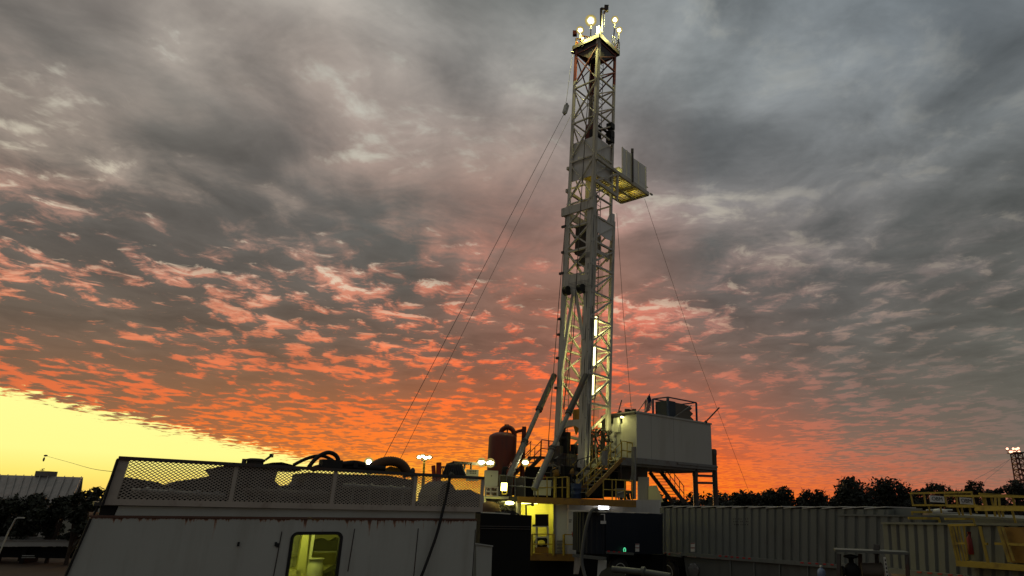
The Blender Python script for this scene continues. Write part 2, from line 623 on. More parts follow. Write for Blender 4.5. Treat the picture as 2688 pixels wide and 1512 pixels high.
def letter(s, size, c, ex, ez, m, parent, name='lettering'):
    """flat writing centred on c, read along ex, upright along ez"""
    me = text_mesh(s, size)
    ex, ez = ex.normalized(), ez.normalized()
    mb = MB()
    n = ex.cross(ez)
    mb.add([V(c) + ex * v.co.x + ez * v.co.y + n * v.co.z for v in me.vertices], [tuple(p.vertices) for p in me.polygons])
    return mb.build(name, m, parent)

# ------------------------------------------------------------------ ground
gm = MB()
gs = 12
for i in range(gs):
    for j in range(gs):
        pass
gm.add([(-2500, -400, 0), (2500, -400, 0), (2500, 4000, 0), (-2500, 4000, 0)], [(0, 1, 2, 3)])
tag(gm.build('ground', earth), kind='structure')

# ------------------------------------------------------------------ drilling mast
YN = 38.0
mast_base = P(1531, 1262, YN)
mast = thing('drilling_mast', (mast_base.x, mast_base.y, mast_base.z), 'tall pale lattice drilling mast with red top and lit crown lamps', 'drilling mast')


def line_at(p, q):
    def f(z):
        t = (z - p.z) / (q.z - p.z)
        return p + (q - p) * t
    return f


NU = line_at(P(1573, 90, YN), P(1558, 520, YN))      # nearest column, upper part
NLo = line_at(P(1556, 540, YN), P(1531, 1240, YN))   # nearest column, lower part
zU = lambda y: P(1565, y, YN).z
zL = lambda y: P(1545, y, YN).z
AU, BU = 2.08, 2.05
AL, BL = 2.15, 2.45


def cu(k, z):      # corners of the upper part: N near, R right, L left, B back
    return NU(z) + {'N': V((0, 0, 0)), 'R': MU * BU, 'L': MV * AU, 'B': MU * BU + MV * AU}[k]


def cl_(k, z):
    return NLo(z) + {'N': V((0, 0, 0)), 'R': MU * BL, 'L': MV * AL, 'B': MU * BL + MV * AL}[k]


# red over cream paint, split at a height
ZRED = zU(186)
mp_ = bpy.data.materials.new('mast_paint')
mp_.use_nodes = True
h = G(mp_.node_tree)
co = h.new('ShaderNodeTexCoord').outputs['Object']
sx = h.new('ShaderNodeSeparateXYZ')
mp_.node_tree.links.new(co, sx.inputs[0])
n1 = h.noise(co, 1.6, 6, 0.65)
st = h.new('ShaderNodeMapping')
mp_.node_tree.links.new(co, st.inputs[0])
st.inputs['Scale'].default_value = (2, 2, 0.25)
n2 = h.noise(st.outputs[0], 2.0, 7, 0.65, 0.3)
cream_c = h.mix(n1, (0.48, 0.455, 0.38), (0.64, 0.61, 0.53))
red_c = h.mix(n1, (0.17, 0.035, 0.022), (0.27, 0.06, 0.035))
c = h.mix(h.m('GREATER_THAN', sx.outputs[2], ZRED - mast_base.z), cream_c, red_c)
c = h.mix(h.m('MULTIPLY', h.rng(n2, 0.5, 0.7), 0.65), c, (0.10, 0.06, 0.035))
b = mp_.node_tree.nodes['Principled BSDF']
mp_.node_tree.links.new(c, b.inputs['Base Color'])
b.inputs['Roughness'].default_value = 0.5

zt, zm = zU(82), zU(545)
ZB = mast_base.z
# columns
for k, w in (('N', 0.18), ('R', 0.17), ('L', 0.2), ('B', 0.2)):
    m = MB()
    ax = [MU, MV]
    p, q = cu(k, zm - 0.4), cu(k, zt + (0.45 if k == 'N' else 0.0))
    s = {'N': (1, 1), 'R': (-1, 1), 'L': (1, -1), 'B': (-1, -1)}[k]
    # two flanges of an angle, so that the column is not a plain bar
    m.beam(p + MU * s[0] * w / 2, q + MU * s[0] * w / 2, w, 0.07, MV)
    m.beam(p + MV * s[1] * (w / 2 + 0.036), q + MV * s[1] * (w / 2 + 0.036), 0.07, w, MV)
    m.build('leg', cream if k == 'N' else mp_, mast)
zc = zL(548)
for k, w in (('N', 0.34), ('R', 0.26), ('L', 0.34), ('B', 0.26)):
    m = MB()
    zb = ZB if k in 'NL' else zL(1120)
    p, q = cl_(k, zb), cl_(k, zc)
    s = {'N': (1, 1), 'R': (-1, 1), 'L': (1, -1), 'B': (-1, -1)}[k]
    m.beam(p + MU * s[0] * w / 2, q + MU * s[0] * w / 2, w, 0.1, MV)
    m.beam(p + MV * s[1] * (w / 2 + 0.051), q + MV * s[1] * (w / 2 + 0.051), 0.1, w, MV)
    if k in 'NL':                                   # inner flange of the wide columns
        m.beam(p + MU * s[0] * (w + 0.04), q + MU * s[0] * (w + 0.04), 0.07, 0.24, MV)
    m.build('leg', mp_, mast)

# bracing
nodes_u = [zU(y) for y in (108, 150, 200, 247, 294, 341, 398, 455, 510)]
nodes_l = [zL(y) for y in (561, 628, 691, 762, 831, 903, 977, 1056)]


def girt(p, q, w=0.11):
    d = (q - p).normalized()
    MB().beam(p + d * 0.08, q - d * 0.08, w, w * 0.8).build('girt', mp_, mast)


def diag(p, q, w=0.10):
    d = (q - p).normalized()
    MB().beam(p + d * 0.1, q - d * 0.1, w, w * 0.7).build('diagonal_brace', mp_, mast)


for i, z in enumerate(nodes_u):
    girt(cu('N', z), cu('R', z))
    girt(cu('R', z), cu('B', z), 0.09)
    if i % 2 == 0:
        girt(cu('N', z - 0.2), cu('L', z - 0.2))
        girt(cu('L', z), cu('B', z), 0.09)
    if i:
        za = nodes_u[i - 1]
        diag(cu('N', z), cu('R', za))
        diag(cu('B', z), cu('R', za), 0.08)
        if i % 2 == 0:
            zz = nodes_u[i - 2]
            diag(cu('L', z), cu('N', zz - 0.2), 0.11)
            diag(cu('L', zz - 0.2), cu('N', z - 0.2), 0.09)
            diag(cu('L', z), cu('B', zz), 0.08)
            diag(cu('B', z), cu('L', zz), 0.08)
for i, z in enumerate(nodes_l):
    girt(cl_('N', z), cl_('R', z), 0.15)
    if i != len(nodes_l) - 1:
        girt(cl_('L', z), cl_('B', z), 0.14)
    if i:
        za = nodes_l[i - 1]
        diag(cl_('N', z), cl_('R', za), 0.14)
        if i >= 5:
            diag(cl_('R', z), (cl_('N', za) + cl_('R', za)) / 2 * 0.5 + (cl_('N', z) + cl_('R', z)) / 2 * 0.5, 0.13)
        diag(cl_('B', z), cl_('L', za), 0.13)
        if i in (5, 6):
            diag(cl_('L', z), cl_('B', za), 0.11)
        diag(cl_('B', z), cl_('R', za), 0.10)
        girt(cl_('R', z), cl_('B', z), 0.10)
# left face of the lower part, X braces down to the A frame
zz = [zL(y) for y in (512, 581, 646, 712, 745)]
for i in range(3):
    girt(cl_('N', zz[i + 1]), cl_('L', zz[i + 1]), 0.14)
    mid = (cl_('N', (zz[i] + zz[i + 1]) / 2) + cl_('L', (zz[i] + zz[i + 1]) / 2)) / 2
    a, b_ = cl_('L', zz[i + 1]), cl_('N', zz[i])
    diag(a, b_, 0.13)
    diag(cl_('L', zz[i]), cl_('N', zz[i + 1]), 0.12)

# wind boards behind the braces, two faces
for (a, b_, off) in (('N', 'L', MU * 0.12), ('N', 'R', MV * 0.12)):
    m = MB()
    z1, z0 = zU(352), zU(455)
    m.prism([cu(a, z0) + off, cu(b_, z0) + off, cu(b_, z1) + off, cu(a, z1) + off], off * 0.25)
    m.build('wind_board', boardw, mast)

# crown platform
zp = zU(100)
c0 = [NU(zp) + MU * a + MV * b_ for a, b_ in ((-0.12, -0.12), (2.3, -0.12), (2.3, 2.2), (-0.12, 2.2))]
m = MB()
m.prism(c0, V((0, 0, 0.06)))
deck_ = m.build('crown_platform', steel, mast)
m = MB()
for i in range(4):
    p, q = c0[i], c0[(i + 1) % 4]
    m.beam(p + UP * 0.12, q + UP * 0.12, 0.08, 0.3)
m.build('fascia', steel, deck_)
# gussets under the crown
m = MB()
for a, b_ in (('N', 'R'), ('N', 'L')):
    p, q = cu(a, zp), cu(b_, zp)
    lo = cu(a, zU(146))
    m.prism([p, q, cu(b_, zp - 0.25), lo.lerp(cu(b_, zU(146)), 0.3), lo], (MV if b_ == 'R' else MU) * 0.03)
m.build('gusset', steel, mast)
# rail on the crown
m = MB()
for i in (1,):
    for hgt in (0.55, 1.1):
        m.tube([c0[1] + MU * -0.9 + UP * hgt, c0[1] + UP * hgt, c0[2] + UP * hgt], 0.025, 6)
    for t in (0, 0.33, 0.66, 1.0):
        p = c0[1] + MU * (-0.9 * t)
        m.tube([p, p + UP * 1.1], 0.025, 6)
        p = c0[1] + (c0[2] - c0[1]) * t
        m.tube([p, p + UP * 1.1], 0.025, 6)
m.build('crown_rail', steel, mast)
# crown sheaves and yellow frame
m = MB()
for t in (0.55, 0.8, 1.05, 1.3):
    m.lathe(c0[0] + MU * 1.0 + MV * t + UP * 0.55, [(0.52, -0.05), (0.52, -0.02), (0.46, 0.0), (0.52, 0.02), (0.52, 0.05)], 20, MV)
m.build('crown_sheave', ochre, mast)
m = MB()
for a, b_ in ((0.1, 1.6), (0.1, 2.1), (0.9, 1.9)):
    p = c0[0] + MU * a + MV * b_
    m.beam(p, p + UP * 0.9, 0.08)
    m.beam(p + UP * 0.9, p + UP * 0.9 + MU * 0.6 - MV * 0.4, 0.07)
m.build('crown_frame', ochre, mast)
# beacon post
bp = P(1579, 70, YN + 0.3)
bt = P(1578, 22, YN + 0.3)
m = MB()
m.beam(bp - UP * 0.5, bt, 0.13)
m.beam(bt, P(1588, 24, YN + 0.3), 0.12)
m.tube([P(1585, 70, YN + 0.3), P(1585, 32, YN + 0.3)], 0.03, 6)
post = m.build('beacon_post', steel, mast)
m = MB()
m.box(P(1592, 23, YN + 0.3), 0.26, 0.26, 0.42)
m.box(P(1592, 17, YN + 0.3), 0.3, 0.3, 0.05)
m.box(P(1586, 33, YN + 0.3), 0.12, 0.14, 0.14)
m.build('beacon', steel, post)


def floodlight(px, py, Y, r, parent, emit, aim, power, col=YEL, name='floodlight'):
    """can shaped housing with a bright lens"""
    c = P(px, py, Y)
    a = V(aim).normalized()
    m = MB()
    m.lathe(c - a * r * 1.1, [(r * 0.35, 0), (r * 0.6, r * 0.3), (r * 0.92, r * 1.0), (r, r * 1.1)], 16, a)
    m.beam(c - a * r * 0.5 - UP * max(r * 1.5, 0.75), c - a * r * 0.5 - UP * r * 0.3, 0.07)
    if name == 'floodlight':
        e = c - a * r * 0.5 - UP * max(r * 1.5, 0.75)
        m.beam(e, e + V((0, 1.0, 0.02)), 0.07)
    o = m.build(name, steel, parent)
    m = MB()
    m.lathe(c, [(r * 0.44, 0.03), (r * 0.38, r * 0.14), (r * 0.2, r * 0.22), (0.01, r * 0.24)], 20, a)
    m.build('lens', emit, o)
    m = MB()
    m.lathe(c, [(r * 0.45, 0.02), (r * 0.72, 0.02), (r * 0.72, 0.03), (r * 0.45, 0.03)], 24, a)
    m.build('inner_halo_ring', L_rim2, o)
    m = MB()
    m.lathe(c, [(r * 0.73, 0.004), (r * 0.97, 0.004), (r, r * 0.12), (r * 0.94, r * 0.12), (r * 0.73, 0.03)], 24, a)
    m.build('halo_ring', L_rim, o)
    if power:
        spot('lamp_light', c + a * 0.12, a, col, power, r * 0.5, o)
    return o


floodlight(1551, 54, YN + 0.15, 0.40, mast, L_crown, (-0.1, -0.8, -1), 2600, YEL)
floodlight(1523, 79, YN + 0.75, 0.27, mast, L_crown, (-0.2, -0.8, -1), 1300, YEL)
floodlight(1529, 101, YN + 0.7, 0.11, mast, L_crown, (0, -0.8, -0.6), 90, YEL)
floodlight(1614, 52, YN + 1.2, 0.27, mast, L_crown, (0.2, -0.8, -1), 1300, YEL)
floodlight(1625, 79, YN + 1.3, 0.24, mast, L_crown, (0.3, -0.8, -1), 700, YEL)
lamp('lamp_light', P(1548, 72, YN + 1.0), YEL, 45, 0.1, mast)  # added fill point for the crown top, without a lamp body
m = MB()
m.box(P(1509, 88, YN + 1.6), 0.3, 0.3, 0.32)
m.build('junction_box', redt, mast)
m = MB()
m.box(P(1508, 138, YN + 1.3), 0.3, 0.2, 0.14)
m.build('bracket', steel, mast)
m = MB()
m.ball(P(1502, 138, YN + 1.25), 0.1, 10)
m.build('marker_lamp', pale, mast)

# ladders
def ladder(a, b_, side, gap, mtl, parent, step=0.3, r=0.022):
    m = MB()
    s = side.normalized() * gap / 2
    m.tube([a - s, b_ - s], r, 5)
    m.tube([a + s, b_ + s], r, 5)
    n = int((b_ - a).length / step)
    for i in range(1, n):
        p = a + (b_ - a) * (i / n)
        m.tube([p - s, p + s], r * 0.8, 4, False)
    return m.build('ladder', mtl, parent)


lo = MU * 0.62 + MV * 0.18
ladder(NU(zU(512)) + lo, NU(zU(135)) + lo, MU, 0.42, steel, mast)
lo = MU * 0.95 + MV * 0.25
ladder(NLo(zL(1200)) + lo, NLo(zL(500)) + lo, MU, 0.44, steel, mast)
lo = MV * 1.65 + MU * 1.75
ladder(NU(zU(420)) + lo, NU(zU(150)) + lo, MU, 0.40, steel, mast)
lo = MV * 2.0 + MU * 0.75
ladder(NLo(zL(1180)) + lo, NLo(zL(800)) + lo, MU, 0.36, steel, mast)

# collar where the upper part slides into the lower part
m = MB()
z1 = zL(536)
m.beam(cl_('N', z1) - MU * 0.1 - MV * 0.1, cl_('L', z1 + 0.0) - MU * 0.1 + MV * 0.25, 0.14, 0.55)
m.beam(cl_('L', z1) + MV * 0.15, cl_('B', z1) + MV * 0.15, 0.12, 0.5)
m.build('collar_beam', mp_, mast)
m = MB()
for (a, w) in ((MU * 0.2, 0.42), (MV * 0.16, 0.36)):
    m.prism([cl_('N', zL(612)) + a - a.normalized() * w / 2 - V((0, 0.03, 0)), cl_('N', zL(612)) + a + a.normalized() * w / 2 - V((0, 0.03, 0)),
             NU(zU(500)) + a + a.normalized() * w / 2, NU(zU(500)) + a - a.normalized() * w / 2], V((0, 0.06, 0)))
m.build('collar_cap', mp_, mast)
# big notched plate on the right face
def facep(f, t, y):           # point on the right face, t from N to R, y a photo height on the near column
    return cl_('N', zL(y)).lerp(cl_('R', zL(y)), t) + f
f = MV * -0.02
m = MB()
pl_ = [(0.12, 562), (0.5, 566), (0.62, 560), (0.70, 546), (0.78, 530), (0.98, 528), (0.98, 580), (0.86, 592), (0.86, 604), (0.62, 606), (0.12, 600)]
m.prism([facep(f, t, y) for t, y in pl_], MV * 0.05)
m.build('saddle_plate', boardw, mast)
m = MB()
for t in (0.35, 0.5):
    m.beam(facep(MV * 0.3, t, 600), facep(MV * 0.3, t + 0.03, 655), 0.16)
m.beam(facep(MV * 0.2, 0.15, 648), facep(MV * 0.2, 0.9, 648), 0.2, 0.26)
m.beam(facep(MV * 0.2, 0.98, 605), facep(MV * 0.2, 0.8, 660), 0.12)
m.build('lock_frame', mp_, mast)
# A frame with its cross head on the left face
def facel(t, y, off=0.0):
    return cl_('N', zL(y)).lerp(cl_('L', zL(y)), t) + MU * off
m = MB()
m.prism([facel(t, y, -0.1) for t, y in ((0.05, 722), (0.95, 704), (0.95, 742), (0.66, 752), (0.6, 770), (0.46, 772), (0.4, 757), (0.05, 765))], MU * 0.1)
m.build('cross_head', mp_, mast)
for (t0, y0, t1, y1, w) in ((0.56, 765, 0.92, 1010, 0.2), (0.46, 768, 0.14, 890, 0.17)):
    MB().beam(facel(t0, y0, -0.05), facel(t1, y1, -0.05), w, w * 0.7).build('a_frame_leg', mp_, mast)
for (t, y) in ((0.72, 755), (0.2, 758)):
    m = MB()
    m.lathe(facel(t, y, -0.28), [(0.30, -0.14), (0.30, -0.1), (0.22, -0.08), (0.22, 0.08), (0.30, 0.1), (0.30, 0.14)], 18, MV)
    m.build('sheave', soot, mast)
# rack of machinery seen through the left face
m = MB()
for (t, y0, y1, w) in ((0.75, 560, 640, 0.7), (0.5, 600, 650, 0.8), (0.35, 575, 610, 0.5), (0.62, 655, 668, 1.2)):
    p, q = facel(t, y1, 1.1), facel(t, y0, 1.1)
    m.beam(p, q, w, 0.5)
m.build('racking_machinery', steel, mast)
m = MB()
for (y, w) in ((300, 0.4), (322, 0.5), (338, 0.34)):
    p = cu('R', zU(y)) - MU * 0.28 + MV * 0.1
    m.box(p, 0.42, 0.42, w, MU, MV)
m.beam(cu('N', zU(318)) + MU * 0.5 + MV * .2, cu('R', zU(318)) + MV * .2, 0.12)
m.box(cu('N', zU(340)) + MU * 0.6 + MV * .5, 0.5, 0.6, 0.9, MU, MV)
m.build('winch_unit', soot, mast)
# brackets on the far left column
m = MB()
for y in (553, 622, 678, 800, 842, 905, 985):
    p = cl_('L', zL(y) - 0.55)
    m.box(p - MU * 0.06 + MV * 0.06, 0.12, 0.34 if y in (553, 678) else 0.16, 0.14, MU, MV)
m.build('bracket', steel, mast)
# red standpipe, hoses, control lines
m = MB()
q = cl_('B', zL(1090)) - MU * 0.55 - MV * 0.45
m.tube([q, V((q.x, q.y, zL(800)))], 0.085, 8)
m.build('standpipe', pipe_red, mast)
m = MB()
for (a, b_, r) in ((0.10, 0.10, 0.07), (0.22, 0.30, 0.05), (0.34, 0.12, 0.045)):
    pts = [NLo(zL(y)) + MU * (a + 0.04 * math.sin(y * 0.05)) + MV * b_ for y in range(560, 1200, 32)]
    m.tube(pts, r, 6)
m.build('hydraulic_hose', soot, mast)
for i in range(9):
    a = 1.18 + i * 0.075
    p = NLo(zL(640 + i * 5)) + MU * a + MV * 0.35
    q = NLo(zL(1175)) + MU * a + MV * 0.35
    m = MB()
    m.tube([q, p, p - MU * 0.9 + MV * 0.5], 0.010, 4, False)
    m.build('control_line', gsteel, mast)
for i in range(5):
    for ya_, t_ in ((735 + i * 4, 0.7), (662 + i * 3, 0.4)):
        m = MB()
        m.tube([facel(0.02, ya_, -0.1), facel(t_, ya_ - 1, -0.1)], 0.014, 4, False)
        m.build('control_line', gsteel, mast)
for (du, dv, r_, y0_, y1_) in ((0.10, -0.03, 0.03, 560, 1190), (0.20, -0.035, 0.022, 640, 1230), (-0.03, 0.16, 0.028, 690, 1240), (0.28, -0.03, 0.035, 800, 1215)):  # hoses double as dark shadow lines between the column flanges
    m = MB()
    m.tube([NLo(zL(y)) + MU * (du + 0.015 * math.sin(y * 0.07)) + MV * (dv + 0.01 * math.sin(y * 0.05)) for y in range(y0_, y1_, 24)], r_, 6)
    m.build('hydraulic_hose', soot, mast)
for y in range(575, 1240, 58):
    m = MB()
    m.box(NLo(zL(y)) + MU * 0.17 - MV * 0.01, 0.36, 0.03, 0.07, MU, MV)
    m.build('hose_clamp', steel, mast)
# tube lamps behind the near column
for (px, y0, y1) in ((1564.5, 832, 880), (1560.5, 912, 962), (1557, 985, 1042)):
    a, b_ = P(px, y0, YN + 0.6), P(px - 1.5, y1, YN + 0.6)
    m = MB()
    m.beam(a + V((-0.12, 0.05, 0.1)), b_ + V((-0.12, 0.05, -0.1)), 0.12, 0.16)
    m.beam(a + V((0.12, 0.05, 0.1)), b_ + V((0.14, 0.05, -0.1)), 0.03, 0.1)
    o = m.build('strip_lamp', steel, mast)
    m = MB()
    m.tube([a, b_], 0.065, 8)
    m.build('lamp_tube', L_tube, o)
    mid = (a + b_) / 2
    lamp('lamp_light', mid + V((0.25, 0.35, 0)), YEL, 32, 0.25, o)
    lamp('lamp_light', mid + V((-0.25, 0.75, 0)), YEL, 38, 0.25, o)
# lower arch between the columns
m = MB()
arch = [(0.0, 1085), (1.0, 1085), (1.0, 1165), (0.93, 1165), (0.88, 1120), (0.74, 1104), (0.4, 1100), (0.2, 1110), (0.12, 1160), (0.0, 1165)]
m.prism([facel(t, y + 14, 0.12) for t, y in arch], MU * 0.25)
m.build('base_arch', cream, mast)
for t, w in ((0.06, 0.3), (0.94, 0.3)):
    MB().beam(facel(t, 1258, 0.1), facel(t, 1180, 0.1), w, 0.3).build('base_shoe', mp_, mast)

# racking platform on the far side, lit from above and seen from below
A_ = P(1625, 456, YN + 1.9)
mb_ = MB()
pa = [A_, A_ + MU * 3.7, A_ + MU * 3.7 + MV * 2.3, A_ + MV * 2.3]
m = MB()
for i in range(4):
    p, q = pa[i], pa[(i + 1) % 4]
    m.beam(p, q, 0.14, 0.26)
m.beam(pa[0].lerp(pa[1], 0.55), pa[3].lerp(pa[2], 0.55), 0.14, 0.2)
m.beam(pa[0].lerp(pa[3], 0.52), pa[1].lerp(pa[2], 0.52), 0.2, 0.26)
m.beam(pa[1] - MV * 0.15, pa[1] + MU * 0.3 - MV * .15, 0.1, 0.1)
plat = m.build('racking_platform', cream, mast)
m = MB()
for i in range(17):
    t = (i + 0.5) / 17
    for u0, u1 in ((0.03, 0.50), (0.55, 0.97)):
        p, q = pa[0].lerp(pa[1], t), pa[3].lerp(pa[2], t)
        m.beam(p.lerp(q, u0) - UP * 0.02, p.lerp(q, u1) - UP * 0.02, 0.075, 0.07)
m.build('finger', yellow, plat)
m = MB()
m.prism([p + UP * 0.5 for p in pa], UP * 0.03)
m.build('catwalk_plate', pale, plat)
for (t, u) in ((0.25, 0.3), (0.7, 0.3), (0.7, 0.75), (0.3, 0.75)):
    p = pa[0].lerp(pa[1], t) + MV * 2.3 * u
    lamp('lamp_light', p + UP * 0.16, YEL, 11, 0.2, plat)
# lattice arms that carry it
m = MB()
for w in (-0.15, 2.25):
    m.beam(cu('N', A_.z + 0.05) + MV * w, pa[0] + MV * max(w, 0), 0.16, 0.2)
    m.beam(cu('N', A_.z - 1.55) + MV * w, pa[0] + MV * max(w, 0), 0.12, 0.12)
    m.beam(cu('N', A_.z - 1.6) + MV * w, cu('R', A_.z - 1.7) + MU * 0.3 + MV * w, 0.14, 0.2)
    m.beam(cu('R', A_.z + 0.1) + MU * 0.3 + MV * w, cu('R', A_.z - 2.0) + MU * 0.3 + MV * w, 0.14, 0.16)
m.build('platform_arm', cream, mast)
m = MB()
for i in range(12):
    t = i / 12
    p = cu('N', A_.z - 0.25) + MU * (0.35 + 1.7 * t)
    m.beam(p + MV * 0.2, p + MV * 1.8, 0.06, 0.1)
m.build('inner_floor', yellow, mast)
lamp('lamp_light', cu('N', A_.z - 0.9) + MU * 1.2 + MV * 1.0, YEL, 10, 0.2, plat)
# wind wall along its near edge
for (t0, t1, h0, h1) in ((0.10, 0.40, 2.05, 2.05), (0.40, 0.91, 1.85, 1.9)):
    m = MB()
    p, q = pa[0].lerp(pa[1], t0) + UP * 0.14, pa[0].lerp(pa[1], t1) + UP * 0.14
    m.prism([p, q, q + UP * h1, p + UP * h0], MV * 0.04)
    for s in (0, 0.5, 1):
        e = p.lerp(q, s)
        m.beam(e - MV * 0.03, e - MV * 0.03 + UP * h0 * 1.0, 0.06)
    m.build('wind_wall', boardw, plat)
m = MB()
e = pa[0].lerp(pa[1], 0.41) - MV * 0.08
m.beam(e, e + UP * 2.25, 0.13)
m.box(e + UP * 2.4, 0.18, 0.18, 0.3)
m.build('wall_post', steel, plat)

# raising rams
for (t, b_, mtl) in (((1455, 985), (1335, 1256), 0), ((1538, 985), (1402, 1284), 0)):
    Yt = YN - 0.1 + (AL * MV.y if t[0] < 1500 else 0)
    top, bot = P(*t, Yt), P(*b_, Yt - 4.4 * MU.y)
    m = MB()
    m.tube([bot, bot.lerp(top, 0.33)], 0.165, 12)
    ram = m.build('raising_ram', gsteel, mast)
    m = MB()
    m.tube([bot.lerp(top, 0.63), top], 0.175, 12)
    m.build('ram_head', steel, ram)
    m = MB()
    m.tube([bot.lerp(top, 0.30), bot.lerp(top, 0.65)], 0.125, 12)
    m.build('ram_rod', gsteel, ram)
    m = MB()
    for s in (0.31, 0.33, 0.63, 0.65):
        m.tube([bot.lerp(top, s - 0.006), bot.lerp(top, s + 0.006)], 0.2, 12)
    m.build('ram_collar', steel, ram)

# travelling block hanging inside
q = cu('N', zU(352)) + MU * 1.1 + MV * 1.1
m = MB()
m.prism([q + MU * a + UP * z - MV * 0.25 for a, z in ((-0.45, 0.25), (-0.3, 0.0), (0.3, 0.0), (0.45, 0.25), (0.45, 1.3), (0.3, 1.6), (-0.3, 1.6), (-0.45, 1.3))], MV * 0.5)
blk = single(m, 'travelling_block', redt, 'brown travelling block hanging inside the upper mast', 'pulley block')
# yellow hook lower down
q = P(1513, 1098, YN + 1.3)
m = MB()
m.prism([q + V((a, 0, z)) for a, z in ((-0.22, 0.5), (0.2, 0.55), (0.24, -0.35), (0.05, -0.9), (-0.02, -0.95), (-0.2, -0.35))], V((0, 0.25, 0)))
m.box(q + V((0.02, -0.03, 0.1)), 0.1, 0.06, 0.55)
single(m, 'lifting_hook', ochre, 'yellow lifting hook hanging between the mast columns', 'hook')

# ------------------------------------------------------------------ guy wires and lines
def wire(pts, r, name, label, cat, group=None, mtl=steel):
    m = MB()
    m.tube(pts, r, 5)
    return single(m, name, mtl, label, cat, group)


gt = cu('L', zU(165))
gw1 = [P(1503, 140, YN + 1.3), P(1487, 262, 37.5), P(1480, 300, 37.2), P(1003, 1210, 31.5), P(820, 1550, 29.5)]
wire(gw1, 0.014, 'guy_wire', 'outer of two thin guy wires running left from mast crown', 'guy wire', 'guy wires of the mast')
wire([P(1500, 300, YN + 1.2), P(1048, 1210, 31.5), P(880, 1550, 29.3)], 0.011, 'guy_wire', 'inner of two thin guy wires running down left from mast', 'guy wire', 'guy wires of the mast')
wire([P(1692, 522, 41), P(1828, 930, 47), P(1965, 1288, 55), P(2010, 1425, 58)], 0.012, 'guy_wire', 'long guy wire slanting right from the racking platform', 'guy wire', 'guy wires of the mast')
wire([P(1619, 560, 39.7), P(1636, 820, 39.8), P(1658, 1084, 40.0)], 0.014, 'guy_wire', 'dark line from upper mast down to the cabin roof', 'guy wire', 'guy wires of the mast')
wire([P(1488, 540, YN + 1.2), P(1467, 790, YN + 0.9), P(1440, 1150, YN + 0.5), P(1432, 1300, YN + 0.4)], 0.022, 'winch_line', 'dark winch line hanging just left of the mast', 'cable', 'cables along the mast')
wire([P(1550, 170, YN + 0.4), P(1537, 345, YN + 0.3), P(1524, 545, YN + 0.1), P(1505, 880, YN - 0.3), P(1478, 1075, YN - 0.6)], 0.028, 'winch_line', 'thick black cable hanging down inside the mast', 'cable', 'cables along the mast')
m = MB()
a, b_ = P(1488, 276, 37.3), P(1482, 297, 37.2)
m.beam(a, b_, 0.26, 0.2)
m.box(a, 0.14, 0.3, 0.14)
m.box(b_, 0.14, 0.3, 0.14)
single(m, 'line_weight', pale, 'pale weight block hung on the left guy wire', 'weight')

# ------------------------------------------------------------------ driller's cabin on its raised base
DA = P(1671, 1143, 39)
DB = P(1868, 1167, 44)
DF = Pl((DA.x, DA.y), (DB.x, DB.y))                 # long face
ex, en = DF.d, DF.n
DE = Pl((DA.x, DA.y), (DA.x + en.x * 2.4, DA.y + en.y * 2.4))   # end face, goes away to the left
zr, zf = 8.98, 6.44                                 # roof and floor heights
LC = (DF.b - DF.a).length
WC = 2.4
o0 = V((DA.x, DA.y, 0))
c_ = lambda a, b, z: o0 + ex * a + en * b + UP * z
cabin = thing('driller_cabin', c_(0, 0, zf), 'white box cabin raised on legs right of the mast', 'cabin', None, ex)
PORCH = 1.1                                         # open porch at the back half of the end
m = MB()
th = 0.08
m.prism([c_(0, 0, zf), c_(LC, 0, zf), c_(LC, 0, zr), c_(0, 0, zr)], en * th)
m.prism([c_(LC - th, th, zf), c_(LC - th, WC, zf), c_(LC - th, WC, zr), c_(LC - th, th, zr)], ex * th)
m.prism([c_(0, WC - th, zf), c_(LC - th, WC - th, zf), c_(LC - th, WC - th, zr), c_(0, WC - th, zr)], en * th)
m.prism([c_(0, th, zf), c_(0, PORCH, zf), c_(0, PORCH, zr), c_(0, th, zr)], ex * th)
m.build('wall', cabinp, cabin)
m = MB()
m.prism([c_(-0.06, -0.05, zr), c_(LC + 0.06, -0.05, zr), c_(LC + 0.06, WC + 0.05, zr), c_(-0.06, WC + 0.05, zr)], UP * 0.1)
m.build('roof', cabinp, cabin)
m = MB()
for a in (1.3, 3.4):
    if a < LC:
        m.box(c_(a, -0.002, (zr + zf) / 2), 0.012, 0.004, zr - zf - 0.05, ex, en)
m.build('panel_seam', gsteel, cabin)
m = MB()
m.prism([c_(0.02, PORCH + 0.002, zf), c_(0.02, PORCH + 0.9, zf), c_(0.02, PORCH + 0.9, zf + 2.0), c_(0.02, PORCH + 0.002, zf + 2.0)], ex * 0.05)
door = m.build('door', pale, cabin)
MB().box(c_(0.0, PORCH + 0.15, zf + 1.0), 0.06, 0.04, 0.16, ex, en).build('handle', steel, door)
m = MB()
m.prism([c_(-0.03, -0.04, zf - 0.32), c_(LC + 0.45, -0.04, zf - 0.32), c_(LC + 0.45, -0.04, zf - 0.002), c_(-0.03, -0.04, zf - 0.002)], en * 0.16)
m.prism([c_(LC * .5, -0.1, zf - 0.16), c_(LC + 0.45, -0.1, zf - 0.16), c_(LC + 0.45, -0.1, zf - 0.06), c_(LC * .5, -0.1, zf - 0.06)], en * 0.05)
m.prism([c_(-1.2, 0.2, zf - 0.45), c_(LC + 0.3, 0.2, zf - 0.45), c_(LC + 0.3, WC + 1.2, zf - 0.45), c_(-1.2, WC + 1.2, zf - 0.45)], UP * 0.43)
m.build('base_frame', gsteel, cabin)
m = MB()
m.box(c_(-0.2, 0.95, zr - 0.12), 0.12, 0.3, 0.1, ex, en)
o = m.build('porch_lamp', steel, cabin)
